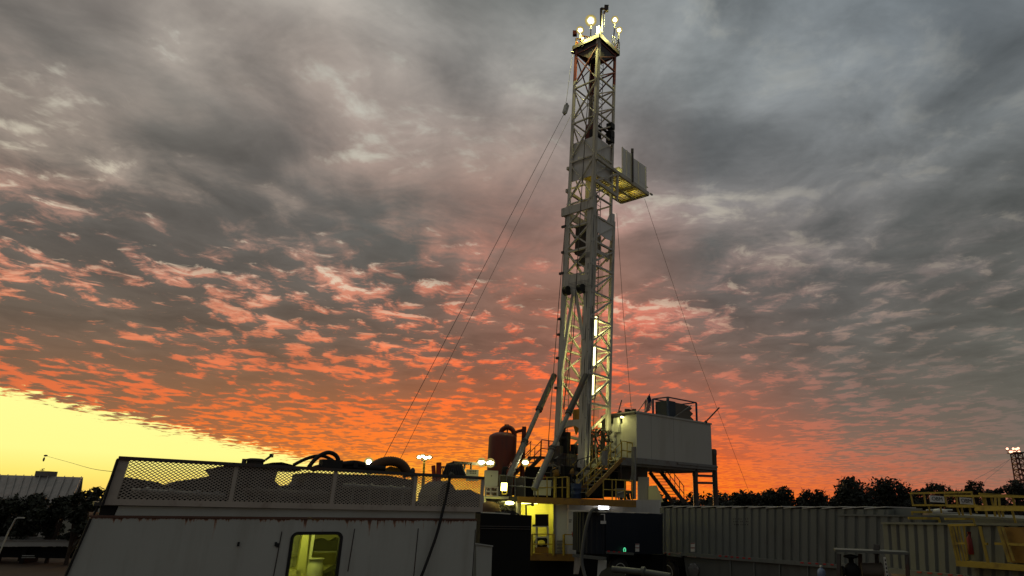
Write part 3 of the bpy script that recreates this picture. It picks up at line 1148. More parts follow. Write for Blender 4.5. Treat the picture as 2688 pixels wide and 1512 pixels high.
MB().ball(c_(-0.2, 0.95, zr - 0.2), 0.11, 12, (1, 1, 0.6)).build('bulb', L_tube, o)
lamp('lamp_light', c_(-0.3, 1.1, zr - 0.4), YEL, 7, 0.12, o)
# porch posts and header
m = MB()
m.beam(c_(-0.1, WC + 0.2, zf), c_(-0.1, WC + 0.2, zr), 0.2)
m.beam(c_(-0.1, WC + 0.3, zr - 0.05), c_(-0.1, 0, zr - 0.05), 0.12, 0.14)
m.beam(c_(-0.05, WC + 0.2, zr - 0.55), c_(-0.05, PORCH + 0.5, zr - 0.55), 0.08)
m.build('porch_post', steel, cabin)
m = MB()
m.box(c_(-0.12, PORCH + 0.35, zr - 0.62), 0.2, 0.4, 0.85, ex, en)
m.build('switch_box', pale, cabin)
# legs under the cabin
for (a, b_, w, zt_) in ((LC + 0.62, 0.3, 0.34, zf + 0.95), (LC - 1.45, 0.3, 0.32, zf - 0.45)):
    m = MB()
    p = c_(a, b_, 0)
    m.tube([p, V((p.x, p.y, zt_))], w / 2, 12)
    m.lathe(V((p.x, p.y, zt_)), [(w * 0.58, -0.3), (w * 0.58, 0.0), (w * 0.35, 0.1)], 12)
    m.build('support_leg', steel, cabin)
m = MB()
for z in (zf - 0.72, zf - 1.15):
    m.beam(c_(LC - 1.45, 0.3, z), c_(LC + 0.6, 0.3, z + 0.06), 0.14)
m.build('leg_brace', steel, cabin)
m = MB()
m.beam(P(1663, 1310, 38.2), P(1664, 1173, 38.2), 0.2)
m.tube([P(1666, 1200, 38.0), P(1668, 1240, 38.0), P(1664, 1262, 38.0)], 0.05, 6)
m.beam(P(1654, 1265, 38.2), P(1664, 1225, 38.2), 0.06)
m.build('corner_post', gsteel, cabin)

# cooler in a cage on the roof
ctop = c_(2.9, 1.0, zr + 0.1)
cage = thing('roof_cage', ctop, 'dark blue open frame cage standing on the cabin roof', 'cage', None, ex)
q = lambda a, b, z: c_(a, b, zr + 0.1 + z)
pxa = lambda x: (DF.at(x, 1100, 0.25) - o0).dot(ex)
x0, x1, y0, y1, hh = pxa(1754), pxa(1829), 0.25, 1.45, 1.22
for (a, b_) in ((x0, y0), (x1, y0), (x1, y1), (x0, y1)):
    MB().beam(q(a, b_, 0), q(a, b_, hh), 0.1 if (a, b_) != (x0, y0) else 0.13).build('post', bluep, cage)
for (a, b_, c2, d2) in ((x0, y0, x1, y0), (x1, y0, x1, y1), (x1, y1, x0, y1), (x0, y1, x0, y0)):
    MB().beam(q(a, b_, hh), q(c2, d2, hh), 0.07).build('rail', bluep, cage)
m = MB()
m.beam(q(x0 + 0.45, y0 - 0.06, 0.0), q(x1 - 0.6, y0 - 0.06, hh * 0.8), 0.05)
m.build('strut', gsteel, cage)
m = MB()
m.prism([q(x0 + 0.12, y0 + 0.12, 0), q(x0 + 0.9, y0 + 0.12, 0), q(x0 + 0.9, y1 - 0.1, 0), q(x0 + 0.12, y1 - 0.1, 0)], UP * 1.05)
cool = single(m, 'cooler_box', teal, 'dark square cooler box inside the roof cage', 'cooler')
m = MB()
WX = x1 - x0
zz_ = [(0.0, WX - .35), (0.12, WX - .12), (0.3, WX - .45), (0.5, WX - .15), (0.66, WX - .5), (0.82, WX - .25), (0.98, WX - .55)]
for i in range(len(zz_) - 1):
    (h0, a0), (h1, a1) = zz_[i], zz_[i + 1]
    m.prism([q(x0 + 0.92, y0 + 0.15, h0), q(x0 + a0, y0 + 0.15, h0), q(x0 + a1, y0 + 0.15, h1), q(x0 + 0.92, y0 + 0.15, h1)], en * (y1 - y0 - 0.3))
single(m, 'tarp_cover', tarp, 'brown pleated cover beside the cooler box in the cage', 'cover')
# sticks on the roof
def stick(px0, py0, px1, py1, Y0, Y1, r, name, label, cat, mtl=steel):
    m = MB()
    a, b_ = P(px0, py0, Y0), P(px1, py1, Y1)
    m.tube([a, b_], r, 6)
    m.tube([a - UP * 0.02, a + (b_ - a) * 0.08], r * 2, 6)
    return single(m, name, mtl, label, cat)


stick(1622, 1086, 1632, 1050, 40.6, 40.6, 0.035, 'antenna', 'short dark antenna leaning at the cabin roof left end', 'antenna')
stick(1851, 1109, 1888, 1070, 43.6, 43.8, 0.05, 'pole', 'bare pole leaning right at the cabin roof far end', 'pole')
m = MB()
for (px, py, w) in ((1646, 1081, 0.3), (1652, 1083, 0.2), (1664, 1081, 0.25), (1627, 1086, 0.2)):
    m.box(P(px, py, 40.3), w, 0.3, 0.32)
tag(m.build('roof_conduit', steel, cabin))
# flag
fp, ft = P(1674, 1082, 40.0), P(1706, 1034, 40.2)
flag = thing('flag', fp, 'small striped flag hanging from a leaning pole on the cabin roof', 'flag')
MB().tube([fp, ft], 0.028, 6).build('flagpole', gsteel, flag)
fm = bpy.data.materials.new('flag_cloth')
fm.use_nodes = True
h = G(fm.node_tree)
uv = h.new('ShaderNodeUVMap')
s_ = h.new('ShaderNodeSeparateXYZ')
fm.node_tree.links.new(uv.outputs[0], s_.inputs[0])
st_ = h.m('LESS_THAN', h.m('FRACT', h.m('MULTIPLY', s_.outputs[1], 6.5)), 0.5)
cc_ = h.mix(st_, (0.55, 0.53, 0.5), (0.30, 0.02, 0.025))
can = h.m('MULTIPLY', h.m('LESS_THAN', s_.outputs[0], 0.4), h.m('GREATER_THAN', s_.outputs[1], 0.46))
cc_ = h.mix(can, cc_, (0.02, 0.03, 0.09))
b = fm.node_tree.nodes['Principled BSDF']
fm.node_tree.links.new(cc_, b.inputs['Base Color'])
b.inputs['Roughness'].default_value = 0.85
nx, ny = 14, 8
vs, uvs = [], []
for j in range(ny + 1):
    for i in range(nx + 1):
        s, t = i / nx, j / ny                        # s along the fly, t along the hoist (1 = top)
        h0 = ft.lerp(fp, 0.03 + 0.42 * (1 - t))
        e0 = P(1690 + 14 * t, 1085 - 6 * t, 40.1)
        p = h0.lerp(e0, s)
        p = p + V((0.10 * math.sin(s * 3.1) * (0.4 + t), 0.09 * math.sin(t * 9 + s * 3), 0.0))
        vs.append(p)
        uvs.append((s, t))
fs = [(j * (nx + 1) + i, j * (nx + 1) + i + 1, (j + 1) * (nx + 1) + i + 1, (j + 1) * (nx + 1) + i) for j in range(ny) for i in range(nx)]
m = MB()
m.add(vs, fs, True)
fo = m.build('flag_cloth', fm, flag)
ul = fo.data.uv_layers.new(name='UVMap')
for lp in fo.data.loops:
    ul.data[lp.index].uv = uvs[lp.vertex_index]
sol = fo.modifiers.new('thick', 'SOLIDIFY')
sol.thickness = 0.006

# ------------------------------------------------------------------ rig deck and the walls beneath it
DK = Pl.px(1268, 1303, 35.0, 1672, 1318, 35.4)
zd = lambda x: P(x, 1303 + (x - 1268) * 15 / 404, 35.0 + (x - 1268) * 0.4 / 404).z
deck = thing('rig_deck', P(1470, 1318, 36.5), 'steel work deck with ochre edge around the mast foot', 'deck')
m = MB()
a, b_ = DK.at(1274, 1302), DK.at(1670, 1316)
m.prism([a - UP * 0.06, b_ - UP * 0.06, b_ + DK.n * 9 - UP * 0.06, a + DK.n * 9 - UP * 0.06], UP * 0.06)
m.build('deck_plate', steel, deck)
m = MB()
DK.slab(m, [(1358, 1320), (1670, 1332), (1670, 1314), (1358, 1303)], 0.12, -0.125)
m.build('edge_beam', ochre, deck)
m = MB()
DK.slab(m, [(1250, 1314), (1358, 1316), (1358, 1303), (1250, 1301)], 0.12, -0.125)
m.build('edge_beam', steel, deck)


def rail(name, pl, xs, yt, yb, mtl, off, label, group, mids=(0.5,), r=0.024, thick=()):
    """a guard rail standing on a deck edge: posts at photo x, top rail and mid rails"""
    t = thing(name, pl.at((xs[0] + xs[-1]) / 2, (yb[0] + yb[1]) / 2, off), label, 'railing', group)
    f = lambda x, y: y[0] + (y[1] - y[0]) * (x - xs[0]) / (xs[-1] - xs[0])
    for x in xs:
        m = MB()
        m.beam(pl.at(x, f(x, yb), off), pl.at(x, f(x, yt), off), (0.11 if x in thick else r * 1.8))
        m.build('post', mtl, t)
    for k in (0,) + tuple(mids):
        m = MB()
        ya = lambda x: f(x, yt) + (f(x, yb) - f(x, yt)) * k
        m.tube([pl.at(xs[0], ya(xs[0]), off), pl.at(xs[-1], ya(xs[-1]), off)], r, 6)
        m.build('rail', mtl, t)
    return t


rail('guard_rail', DK, [1412, 1436, 1457], (1254, 1253), (1304, 1306), yellow, 0.1, 'pale yellow guard rail on deck edge left of the stairs', 'deck guard rails', thick=(1457,))
rail('guard_rail', DK, [1459, 1476, 1491], (1254, 1252), (1306, 1307), yellow, 0.3, 'short yellow guard rail with thick posts at the stair foot', 'deck guard rails', thick=(1491,))
rail('guard_rail', DK, [1584, 1607, 1617, 1640, 1660], (1258, 1262), (1312, 1316), yellow, 0.1, 'low yellow guard rail under the cabin stairs', 'deck guard rails')
rail('guard_rail', DK, [1312, 1330, 1352, 1378, 1404], (1247, 1256), (1300, 1304), gsteel, 0.4, 'thin grey guard rail on deck in front of the red tank', 'deck guard rails')
rail('guard_rail', DK, [1425, 1450, 1475, 1500, 1525], (1240, 1246), (1300, 1304), steel, 2.0, 'dark guard rail at the mast foot behind the front rails', 'deck guard rails')
rail('guard_rail', DK, [1545, 1570, 1600, 1630], (1215, 1218), (1255, 1258), steel, 3.0, 'dark guard rail behind the stairs beside the cabin', 'deck guard rails')

# stairs
def stair(foot, dirn, run, rise, width, wdir, n, mt, mr, label, rails=(True, True), name='stairs', group='stairs of the rig'):
    t = thing(name, foot, label, 'stairs', group)
    dirn, wdir = dirn.normalized(), wdir.normalized()
    top = foot + dirn * run + UP * rise
    for k in (0, 1):
        o = wdir * width * k
        m = MB()
        m.beam(foot + o, top + o, 0.05, 0.24)
        m.build('stringer', mt, t)
        if rails[k]:
            m = MB()
            for hgt in (0.5, 0.95):
                m.tube([foot + o + UP * hgt, top + o + UP * hgt], 0.026, 6)
            for s in (0.02, 0.2, 0.4, 0.6, 0.8, 0.98):
                p = foot.lerp(top, s) + o
                m.tube([p, p + UP * 0.95], 0.026, 6)
            m.build('handrail', mr, t)
    for i in range(n):
        p = foot.lerp(top, (i + 0.6) / n)
        m = MB()
        m.prism([p - dirn * 0.12, p + dirn * 0.12, p + dirn * 0.12 + wdir * width, p - dirn * 0.12 + wdir * width], UP * 0.04)
        m.build('tread', gsteel, t)
    return t


s0_ = P(1541, 1300, 35.9)
s1_ = P(1632, 1206, 35.9 + 2.45)
d_ = V((s1_.x - s0_.x, s1_.y - s0_.y, 0))
stair(s0_, d_, d_.length, s1_.z - s0_.z, 0.72, MV, 10, ochre, yellow, 'ochre front stairs climbing from deck to the cabin porch')
m = MB()
p = s1_
m.prism([p, p + MU * 1.3, p + MU * 1.3 + MV * 1.2, p + MV * 1.2], UP * 0.07)
land = thing('stair_landing', p, 'small railed landing between front stairs and cabin door', 'landing')
m.build('landing_plate', ochre, land)
m = MB()
for hgt in (0.5, 1.0):
    m.tube([p + UP * hgt, p + MU * 1.1 + UP * hgt, p + MU * 1.1 + MV * 0.3 + UP * hgt], 0.028, 6)
for s in (0, 0.55, 1.1):
    m.tube([p + MU * s, p + MU * s + UP * 1.0], 0.028, 6)
m.build('handrail', yellow, land)
a = P(1468, 1300, 37.6)
b_ = P(1556, 1212, 39.6)
d_ = V((b_.x - a.x, b_.y - a.y, 0))
stair(a, d_, d_.length, b_.z - a.z, 0.7, MV, 10, steel, yellow, 'second stairs behind the front ones, climbing beside the mast foot')
a = P(1797, 1320, 43.0)
b_ = P(1737, 1238, 43.0)
d_ = V((b_.x - a.x, b_.y - a.y + 0.4, 0))
stair(a, d_, d_.length, b_.z - a.z, 0.75, V((-1, 0.45, 0)), 10, steel, steel, 'dark stairs in silhouette below the cabin', (True, False))
a = P(1328, 1296, 38.6)
b_ = P(1420, 1200, 40.2)
d_ = V((b_.x - a.x, b_.y - a.y, 0))
stair(a, d_, d_.length, b_.z - a.z, 0.8, MV, 9, steel, redt, 'stairs with red glow painted on the rails, left of the mast foot against the sunset')  # red light on the rails is put into their colour
m = MB()
p = b_
for hgt in (0.5, 1.0):
    m.tube([p + UP * hgt, p + MU * 1.5 + UP * hgt], 0.028, 6)
for s in (0, 0.7, 1.5):
    m.tube([p + MU * s, p + MU * s + UP], 0.028, 6)
m.prism([p, p + MU * 1.6, p + MU * 1.6 + MV, p + MV], UP * 0.06)
single(m, 'stair_landing', redt, 'railed landing coloured by red glow at head of left stairs', 'landing')  # landing coloured red for the glow falling on it

# machinery at the mast foot
p = P(1475, 1250, 37.5)
m = MB()
m.tube([P(1453, 1240, 37.2), P(1503, 1240, 37.6)], 0.24, 16)
for x in (1456, 1478, 1500):
    m.tube([P(x - 1.5, 1240, 37.2 + (x - 1453) * 0.008), P(x + 1.5, 1240, 37.22 + (x - 1453) * 0.008)], 0.27, 16)
single(m, 'air_tank', ochre, 'yellow horizontal air tank at the foot of the mast', 'tank')
drw = thing('draw_works', P(1480, 1230, 39.0), 'dark hoisting machinery between the mast columns at floor level', 'winch')
m = MB()
m.box(P(1482, 1214, 39.0), 1.3, 1.0, 0.9, MU, MV)
m.box(P(1468, 1192, 39.2), 0.5, 0.5, 0.9, MU, MV)
for k in range(7):
    m.box(P(1462 + k * 6.5, 1214, 38.25), 0.05, 0.1, 0.95)
m.beam(P(1458, 1203, 38.2), P(1508, 1203, 38.2), 0.06)
m.beam(P(1458, 1225, 38.2), P(1508, 1225, 38.2), 0.06)
m.build('housing', steel, drw)
m = MB()
for (px, w, hh_) in ((1470, 0.26, 1.5), (1487, 0.3, 1.3), (1478, 0.16, 1.7), (1505, 0.25, .6)):
    m.beam(P(px, 1195, 39.2), P(px, 1195, 39.2) + UP * hh_, w)
m.tube([P(1468, 1160, 39.1), P(1474, 1150, 39.1), P(1486, 1150, 39.1), P(1490, 1162, 39.1)], 0.12, 8)
m.build('gear_stack', soot, drw)
m = MB()
for (px, py, r) in ((1512, 1176, 0.2), (1514, 1186, 0.14), (1499, 1190, 0.16)):
    m.ball(P(px, py, 39.2), r, 10)
m.build('valve_body', soot, drw)
m = MB()
m.beam(P(1497, 1148, 40.4), P(1519, 1153, 40.4), 0.2, 0.16)
m.beam(P(1500, 1177, 40.4), P(1519, 1158, 40.4), 0.16, 0.14)
m.build('pale_brace', pale, drw)
# floor block below
m = MB()
m.box(P(1482, 1268, 39.2), 3.6, 2.8, 1.6, MU, MV)
m.box(P(1560, 1268, 40.6), 3.4, 2.2, 1.5, MU, MV)
single(m, 'sub_base', black, 'dark steel sub base block carrying the mast foot', 'base')

# pipes and hoses between mast and cabin
man = thing('pipe_manifold', P(1580, 1240, 39.5), 'tangle of pipes, valves and hoses between mast and cabin', 'manifold')
rr = random.Random(5)
for i in range(16):
    x = 1548 + rr.random() * 58
    y0_, y1_ = 1235 - rr.random() * 20, 1120 + rr.random() * 70
    Y = 39.2 + rr.random() * 1.6
    m = MB()
    pts = [P(x, y0_, Y), P(x + rr.uniform(-3, 3), (y0_ + y1_) / 2, Y), P(x + rr.uniform(-5, 5), y1_, Y), P(x + rr.uniform(-16, 16), y1_ + rr.uniform(-4, 10), Y + 0.3)]
    m.tube(smooth_path(pts, 4), 0.025 + rr.random() * 0.05, 6)
    m.build('pipe', rr.choice([steel, gsteel, soot, cream]), man)
for i in range(12):
    x, y = 1550 + rr.random() * 56, 1135 + rr.random() * 90
    Y = 39.3 + rr.random() * 1.2
    m = MB()
    p = P(x, y, Y)
    m.ball(p, 0.09 + rr.random() * 0.12, 8)
    m.lathe(p - V((0, 0.25, 0)), [(0.15, 0), (0.15, 0.03)], 10, V((0, -1, 0)))
    m.tube([p, p - V((0, 0.25, 0))], 0.03, 5)
    m.build('valve', rr.choice([steel, gsteel, soot]), man)
for i in range(10):
    x0_, y0_ = 1550 + rr.random() * 40, 1130 + rr.random() * 60
    x1_, y1_ = x0_ + rr.uniform(15, 35), y0_ + rr.uniform(-10, 60)
    Y = 39.0 + rr.random()
    a, b_ = P(x0_, y0_, Y), P(min(x1_, 1612), y1_, Y)
    m = MB()
    m.tube(smooth_path([a, a.lerp(b_, 0.35) + UP * 0.3, a.lerp(b_, 0.7) - UP * 0.1, b_], 5), 0.03 + rr.random() * 0.02, 6)
    m.build('hose', soot, man)
m = MB()
for z in (1128, 1136):
    m.tube([P(1545, z + 4, 39.6), P(1600, z + 10, 41.0)], 0.03, 5)
for x in (1556, 1578, 1598):
    m.tube([P(x, 1130, 39.8), P(x, 1190, 39.8)], 0.028, 5)
m.build('pipe_rack', steel, man)
m = MB()
m.box(P(1574, 1117, 39.4), 0.22, 0.12, 0.28)
m.build('gauge_box', pale, man)
m = MB()
m.beam(P(1552, 1126, 39.0), P(1590, 1090, 39.9), 0.12)
m.build('lit_brace', cream, man)
lamp('lamp_light', P(1585, 1112, 39.2), YEL, 16, 0.2, man)
lamp('lamp_light', P(1570, 1200, 38.4), YEL, 9, 0.2, man)
m = MB()
pts = [P(1609, y, 40.2) + V((0.08 * math.sin(y * 0.3), 0, 0)) for y in range(1118, 1205, 5)]
m.tube(pts, 0.2, 8)
m.build('wrapped_pipe', pale, man)
# grey pipe post by the stairs
m = MB()
m.beam(P(1586, 1222, 36.9), P(1588, 1184, 36.9), 0.24)
single(m, 'pipe_post', gsteel, 'stubby grey post standing beside the front stairs', 'post')
# clutter at the mast foot
rc2 = random.Random(21)
clut = thing('floor_machinery', P(1480, 1262, 38.0), 'crowd of dark pipes, valves and rods around the mast foot', 'machinery')
for i in range(46):
    x, y = 1425 + rc2.random() * 120, 1205 + rc2.random() * 80
    Y = 37.0 + rc2.random() * 1.0
    a = P(x, y, Y)
    k_ = rc2.random()
    m = MB()
    if k_ < 0.45:
        m.tube([a - UP * rc2.uniform(0.2, 0.9), a, a + V((rc2.uniform(-.4, .4), 0.1, rc2.uniform(0, 0.3)))], 0.02 + rc2.random() * 0.04, 6)
        m.build('pipe', rc2.choice([steel, gsteel, soot, gsteel]), clut)
    elif k_ < 0.75:
        m.box(a, rc2.uniform(0.1, 0.4), 0.3, rc2.uniform(0.1, 0.5), MU, MV)
        m.tube([a, a + UP * rc2.uniform(0.2, 0.5)], 0.03, 6)
        m.build('control_box', rc2.choice([steel, soot, gsteel]), clut)
    else:
        m.tube([a, a + V((rc2.uniform(0.3, 1.0), 0.2, rc2.uniform(-0.1, 0.5)))], 0.025, 6)
        m.lathe(a, [(0.12, 0), (0.12, 0.03)], 12, V((0, -1, 0.1)))
        m.build('valve_wheel', rc2.choice([steel, redp, gsteel]), clut)
# clutter on deck
for i, (px, py, w, hgt, mtl, nm, lb, ct) in enumerate([
        (1512, 1290, 0.55, 0.8, bluep, 'oil_drum', 'dark blue drum standing on deck between the stairs', 'drum'),
        (1628, 1296, 0.5, 0.4, gsteel, 'pump', 'small grey pump on deck below the cabin', 'pump'),
        (1424, 1282, 0.9, 0.7, pale, 'equipment_case', 'pale case on deck at the foot of the right ram', 'case')]):
    m = MB()
    p = P(px, py, 36.4)
    if nm == 'oil_drum':
        m.lathe(p - UP * hgt / 2, [(w / 2, 0), (w / 2, 0.25), (w / 2 + .015, 0.27), (w / 2, 0.29), (w / 2, 0.52), (w / 2 + .015, 0.54), (w / 2, 0.56), (w / 2, hgt)], 16)
    else:
        m.box(p, w, 0.5, hgt)
        m.box(p + UP * (hgt / 2 + 0.03), w + 0.06, 0.56, 0.06)
        m.tube([p - V((w * .3, 0.3, 0)), p + V((w * .3, -0.3, 0.1))], 0.05, 6)
    single(m, nm, mtl, lb, ct)
m = MB()
for i in range(14):
    x = 1625 + rr.random() * 30
    m.tube(smooth_path([P(x, 1312, 36.2), P(x - 4, 1298, 36.2), P(x + 5, 1290, 36.4), P(x + 9, 1310, 36.3)], 4), 0.03, 5)
single(m, 'hose_pile', soot, 'pile of black hoses on deck under the cabin', 'hoses')
m = MB()
DK.slab(m, [(1675, 1312), (1704, 1312), (1704, 1252), (1675, 1252)], 0.3, 4.5)
single(m, 'equipment_wall', shedm, 'weathered grey wall panel in shade under the cabin', 'wall')
m = MB()
DK.slab(m, [(1702, 1318), (1742, 1318), (1724, 1274), (1702, 1276)], 0.3, 4.4)
single(m, 'lit_panel', yroom, 'yellow lit panel behind the dark stairs under the cabin', 'panel')
lamp('lamp_light', P(1715, 1290, 39.0), YEL, 1.6, 0.2, bpy.data.objects['lit_panel'])
m = MB()
DK.slab(m, [(1600, 1262), (1700, 1262), (1700, 1226), (1600, 1226)], 1.2, 5.2)
single(m, 'engine_block', steel, 'dark engine block in shade under the cabin floor', 'engine')

# the walls and lit bay below the deck
WH = Pl.px(1458, 1380, 35.6, 1730, 1390, 35.9)
house = thing('rig_house', WH.at(1590, 1460), 'white house wall below the deck with a lit yellow bay', 'building')
m = MB()
WH.slab(m, [(1491, 1457), (1735, 1460), (1735, 1312), (1491, 1312)], 0.15)
m.build('wall', whitew, house)
m = MB()
WH.slab(m, [(1459, 1458), (1490.5, 1459), (1490.5, 1312), (1459, 1312)], 0.12, 0.02)
m.build('side_panel', pale, house)
for x0_, x1_, yb_ in ((1452.5, 1458.5, 1470), (1360, 1367, 1440)):
    m = MB()
    WH.slab(m, [(x0_, yb_), (x1_, yb_), (x1_, 1306), (x0_, 1306)], 0.16, -0.03)
    m.build('bay_post', gsteel, house)
m = MB()                                            # recess: back, two sides, ceiling
dp = 1.3
a, b_ = WH.at(1362, 1470), WH.at(1455, 1470)
za, zb = WH.at(1400, 1470).z, WH.at(1400, 1308).z
for pq in ([a + WH.n * dp, b_ + WH.n * dp], [a, a + WH.n * dp], [b_, b_ + WH.n * dp]):
    p, q_ = pq
    d2 = (q_ - p).normalized()
    nrm = V((-d2.y, d2.x, 0)) * 0.05
    m.prism([V((p.x, p.y, za)), V((q_.x, q_.y, za)), V((q_.x, q_.y, zb)), V((p.x, p.y, zb))], nrm)
m.prism([V((a.x, a.y, zb)), V((b_.x, b_.y, zb)), V((b_.x, b_.y, zb)) + WH.n * dp, V((a.x, a.y, zb)) + WH.n * dp], UP * 0.05)
m.build('bay_wall', bayw, house)
m = MB()
WH.slab(m, [(1392, 1471), (1512, 1473), (1512, 1455), (1392, 1453)], 0.3, -0.35)
m.build('sill_beam', ochre, house)
m = MB()
WH.slab(m, [(1404, 1453), (1440, 1453), (1440, 1436), (1404, 1436)], 0.35, 0.1)
m.build('bay_step', ochre, house)
m = MB()
WH.slab(m, [(1255, 1620), (1735, 1620), (1735, 1459), (1255, 1456)], 3.0, 0.17)
m.build('shade_base', black, house)  # black box stands in for the deep shadow under the house
m = MB()
for t_ in range(4):
    WH.slab(m, [(1462, 1450 - t_ * 9), (1480, 1450 - t_ * 9), (1480, 1446 - t_ * 9), (1462, 1446 - t_ * 9)], 0.25, -0.3)
m.build('step', gsteel, house)
m = MB()
WH.slab(m, [(1366, 1321), (1411, 1321), (1411, 1315), (1366, 1315)], 0.12, 0.5)
o = m.build('bay_lamp', steel, house)
m = MB()
m.tube([WH.at(1365, 1319, 0.42), WH.at(1411, 1319.5, 0.42)], 0.06, 8)
m.build('lamp_tube', L_yel, o)
lamp('lamp_light', WH.at(1392, 1328, 0.55), (1.0, 0.93, 0.16), 30, 0.25, o)
lamp('lamp_light', WH.at(1432, 1340, 0.45), (1.0, 0.93, 0.16), 18, 0.25, o)
# wall lamp
m = MB()
WH.slab(m, [(1569, 1336), (1600, 1336.5), (1600, 1330), (1569, 1329.5)], 0.18, -0.19)
o = m.build('wall_lamp', gsteel, house)
m = MB()
m.tube([WH.at(1571, 1328, -0.12), WH.at(1598, 1328.4, -0.12)], 0.08, 8)
m.tube([WH.at(1571, 1334, -0.22), WH.at(1598, 1334.4, -0.22)], 0.035, 8)
m.build('lamp_tube', L_white, o)
lamp('lamp_light', WH.at(1584, 1325, -0.28), (0.9, 0.94, 1.0), 8, 0.12, o)
m = MB()
for (y, w) in ((1365, 8), (1370, 7)):
    WH.slab(m, [(1493, y + 1.6), (1493 + w, y + 1.6), (1493 + w, y - 1.6), (1493, y - 1.6)], 0.008, -0.009)
m.build('notice', gsteel, house)
for (n_, x0_, x1_, y0_, y1_, mt_) in (('railing', 1396, 1453, 1402, 1428, yellow), ('railing', 1480, 1518, 1403, 1429, yellow)):
    t = thing('bay_rail', WH.at((x0_ + x1_) / 2, 1455, -0.5), 'yellow guard rail in front of the lit bay' if x0_ < 1450 else 'yellow guard rail before the white wall with a red valve', 'railing', 'rails below the deck')
    for x in (x0_, x1_):
        MB().beam(WH.at(x, 1458, -0.5), WH.at(x, y0_, -0.5), 0.09).build('post', mt_, t)
    for y in (y0_, y1_):
        MB().tube([WH.at(x0_, y, -0.5), WH.at(x1_, y + 1, -0.5)], 0.028, 6).build('rail', mt_, t)
m = MB()
p = WH.at(1504, 1402, -0.58)
m.ball(p, 0.07, 8)
m.box(p + UP * 0.09, 0.16, 0.03, 0.03)
m.box(p - UP * 0.07, 0.08, 0.08, 0.1)
single(m, 'valve_handle', redp, 'small red valve on the yellow rail before the white wall', 'valve')
# monitor box on its stand in the bay
t = thing('work_table', WH.at(1420, 1440, 0.2), 'white tube table standing in the lit bay', 'table')
m = MB()
WH.slab(m, [(1398, 1384), (1441, 1384), (1441, 1381), (1398, 1381)], 0.6, 0.1)
m.build('table_top', pale, t)
for x, o_ in ((1408, 0.12), (1439, 0.12), (1410, 0.6), (1437, 0.6)):
    MB().beam(WH.at(x, 1438, o_), WH.at(x, 1384, o_), 0.06).build('leg', pale, t)
m = MB()
WH.slab(m, [(1402, 1412), (1440, 1412), (1440, 1409), (1402, 1409)], 0.5, 0.12)
m.build('shelf', pale, t)
m = MB()
WH.slab(m, [(1405, 1381), (1440, 1381), (1440, 1350), (1405, 1350)], 0.5, 0.12)
WH.slab(m, [(1398, 1381), (1405, 1381), (1405, 1376), (1398, 1378)], 0.3, 0.15)
single(m, 'monitor_box', black, 'black square box standing on the table in the lit bay', 'box')
m = MB()
for k in range(3):
    c0_ = WH.at(1421, 1424, 0.3)
    m.tube([c0_ + V((math.cos(a_) * (0.32 - k * .05), -0.05 * k, math.sin(a_) * (0.26 - k * .05))) for a_ in [i * math.pi / 10 for i in range(21)]], 0.035, 6)
single(m, 'hose_coil', soot, 'dark coiled hose under the table in the lit bay', 'hose')
m = MB()
m.tube([WH.at(1381, 1352, -0.4), WH.at(1381, 1326, -0.4), WH.at(1384, 1324.5, -0.4), WH.at(1397, 1324, -0.4)], 0.045, 8)
m.ball(WH.at(1398, 1324, -0.4), 0.09, 8)
m.box(WH.at(1398, 1319, -0.4), 0.12, 0.05, 0.1)
single(m, 'stand_pipe', steel, 'dark elbow pipe with a tap in front of the lit bay', 'pipe')
# open rack left of the bay
RK = Pl.px(1268, 1330, 34.6, 1366, 1330, 35.2)
t = thing('pipe_rack', RK.at(1315, 1360), 'white framed rack full of fittings left of the lit bay', 'rack')
for (x0_, y0_, x1_, y1_) in ((1271, 1360, 1271, 1305), (1359, 1360, 1359, 1306), (1270, 1305, 1362, 1308)):
    MB().beam(RK.at(x0_, y0_), RK.at(x1_, y1_), 0.12).build('frame', cream, t)
m = MB()
for y in (1326, 1336):
    RK.slab(m, [(1275, y + 1.5), (1352, y + 1.5), (1352, y), (1275, y)], 0.5, 0.05)
m.build('shelf', gsteel, t)
m = MB()
RK.slab(m, [(1268, 1360), (1360, 1360), (1360, 1306), (1268, 1306)], 0.05, 0.9)
m.build('back_panel', steel, t)
for i in range(26):
    x, y = 1300 + rr.random() * 55, 1310 + rr.random() * 38
    m = MB()
    a = RK.at(x, y, 0.2 + rr.random() * 0.3)
    m.tube([a, a + V((rr.uniform(-0.3, 0.3), 0.1, rr.uniform(-0.15, 0.15)))], 0.025 + rr.random() * 0.03, 6)
    m.build('fitting', rr.choice([gsteel, steel, gsteel, pale]), t)
m = MB()
m.lathe(RK.at(1338, 1318, 0.3), [(0.06, 0), (0.22, 0.02), (0.22, 0.07), (0.05, 0.1)], 14, V((0, -0.3, -1)))
o = m.build('rack_lamp', L_yel, t)
lamp('lamp_light', RK.at(1337, 1324, 0.1), YEL, 9, 0.15, o)
m = MB()
p = RK.at(1284, 1352, -0.6)
m.lathe(p, [(0.55, 0), (0.55, 0.3), (0.42, 0.52), (0.15, 0.62)], 16)
single(m, 'round_bin', duct, 'round brown bin behind the black container', 'bin')

# ------------------------------------------------------------------ rusty white trailer in the left foreground
TA, TB = P(275, 1340, 10.0), P(1265, 1345, 13.4)
TP = Pl((TA.x, TA.y), (TB.x, TB.y))
tx, tn = TP.d, TP.n
org = V((TP.at(238, 1359).x, TP.at(238, 1359).y, 0.0))
trailer = thing('site_trailer', org, 'rust streaked white trailer with mesh guarded roof and a lit window', 'trailer', None, tx)
loc = lambda x, y: ((TP.at(x, y) - org).dot(tx), TP.at(x, y).z)
W3 = lambda a, b_, z: org + tx * a + tn * b_ + UP * z
xl, zbelt = loc(238, 1359)
xr, zb2 = loc(1251, 1371)
TD = 2.6
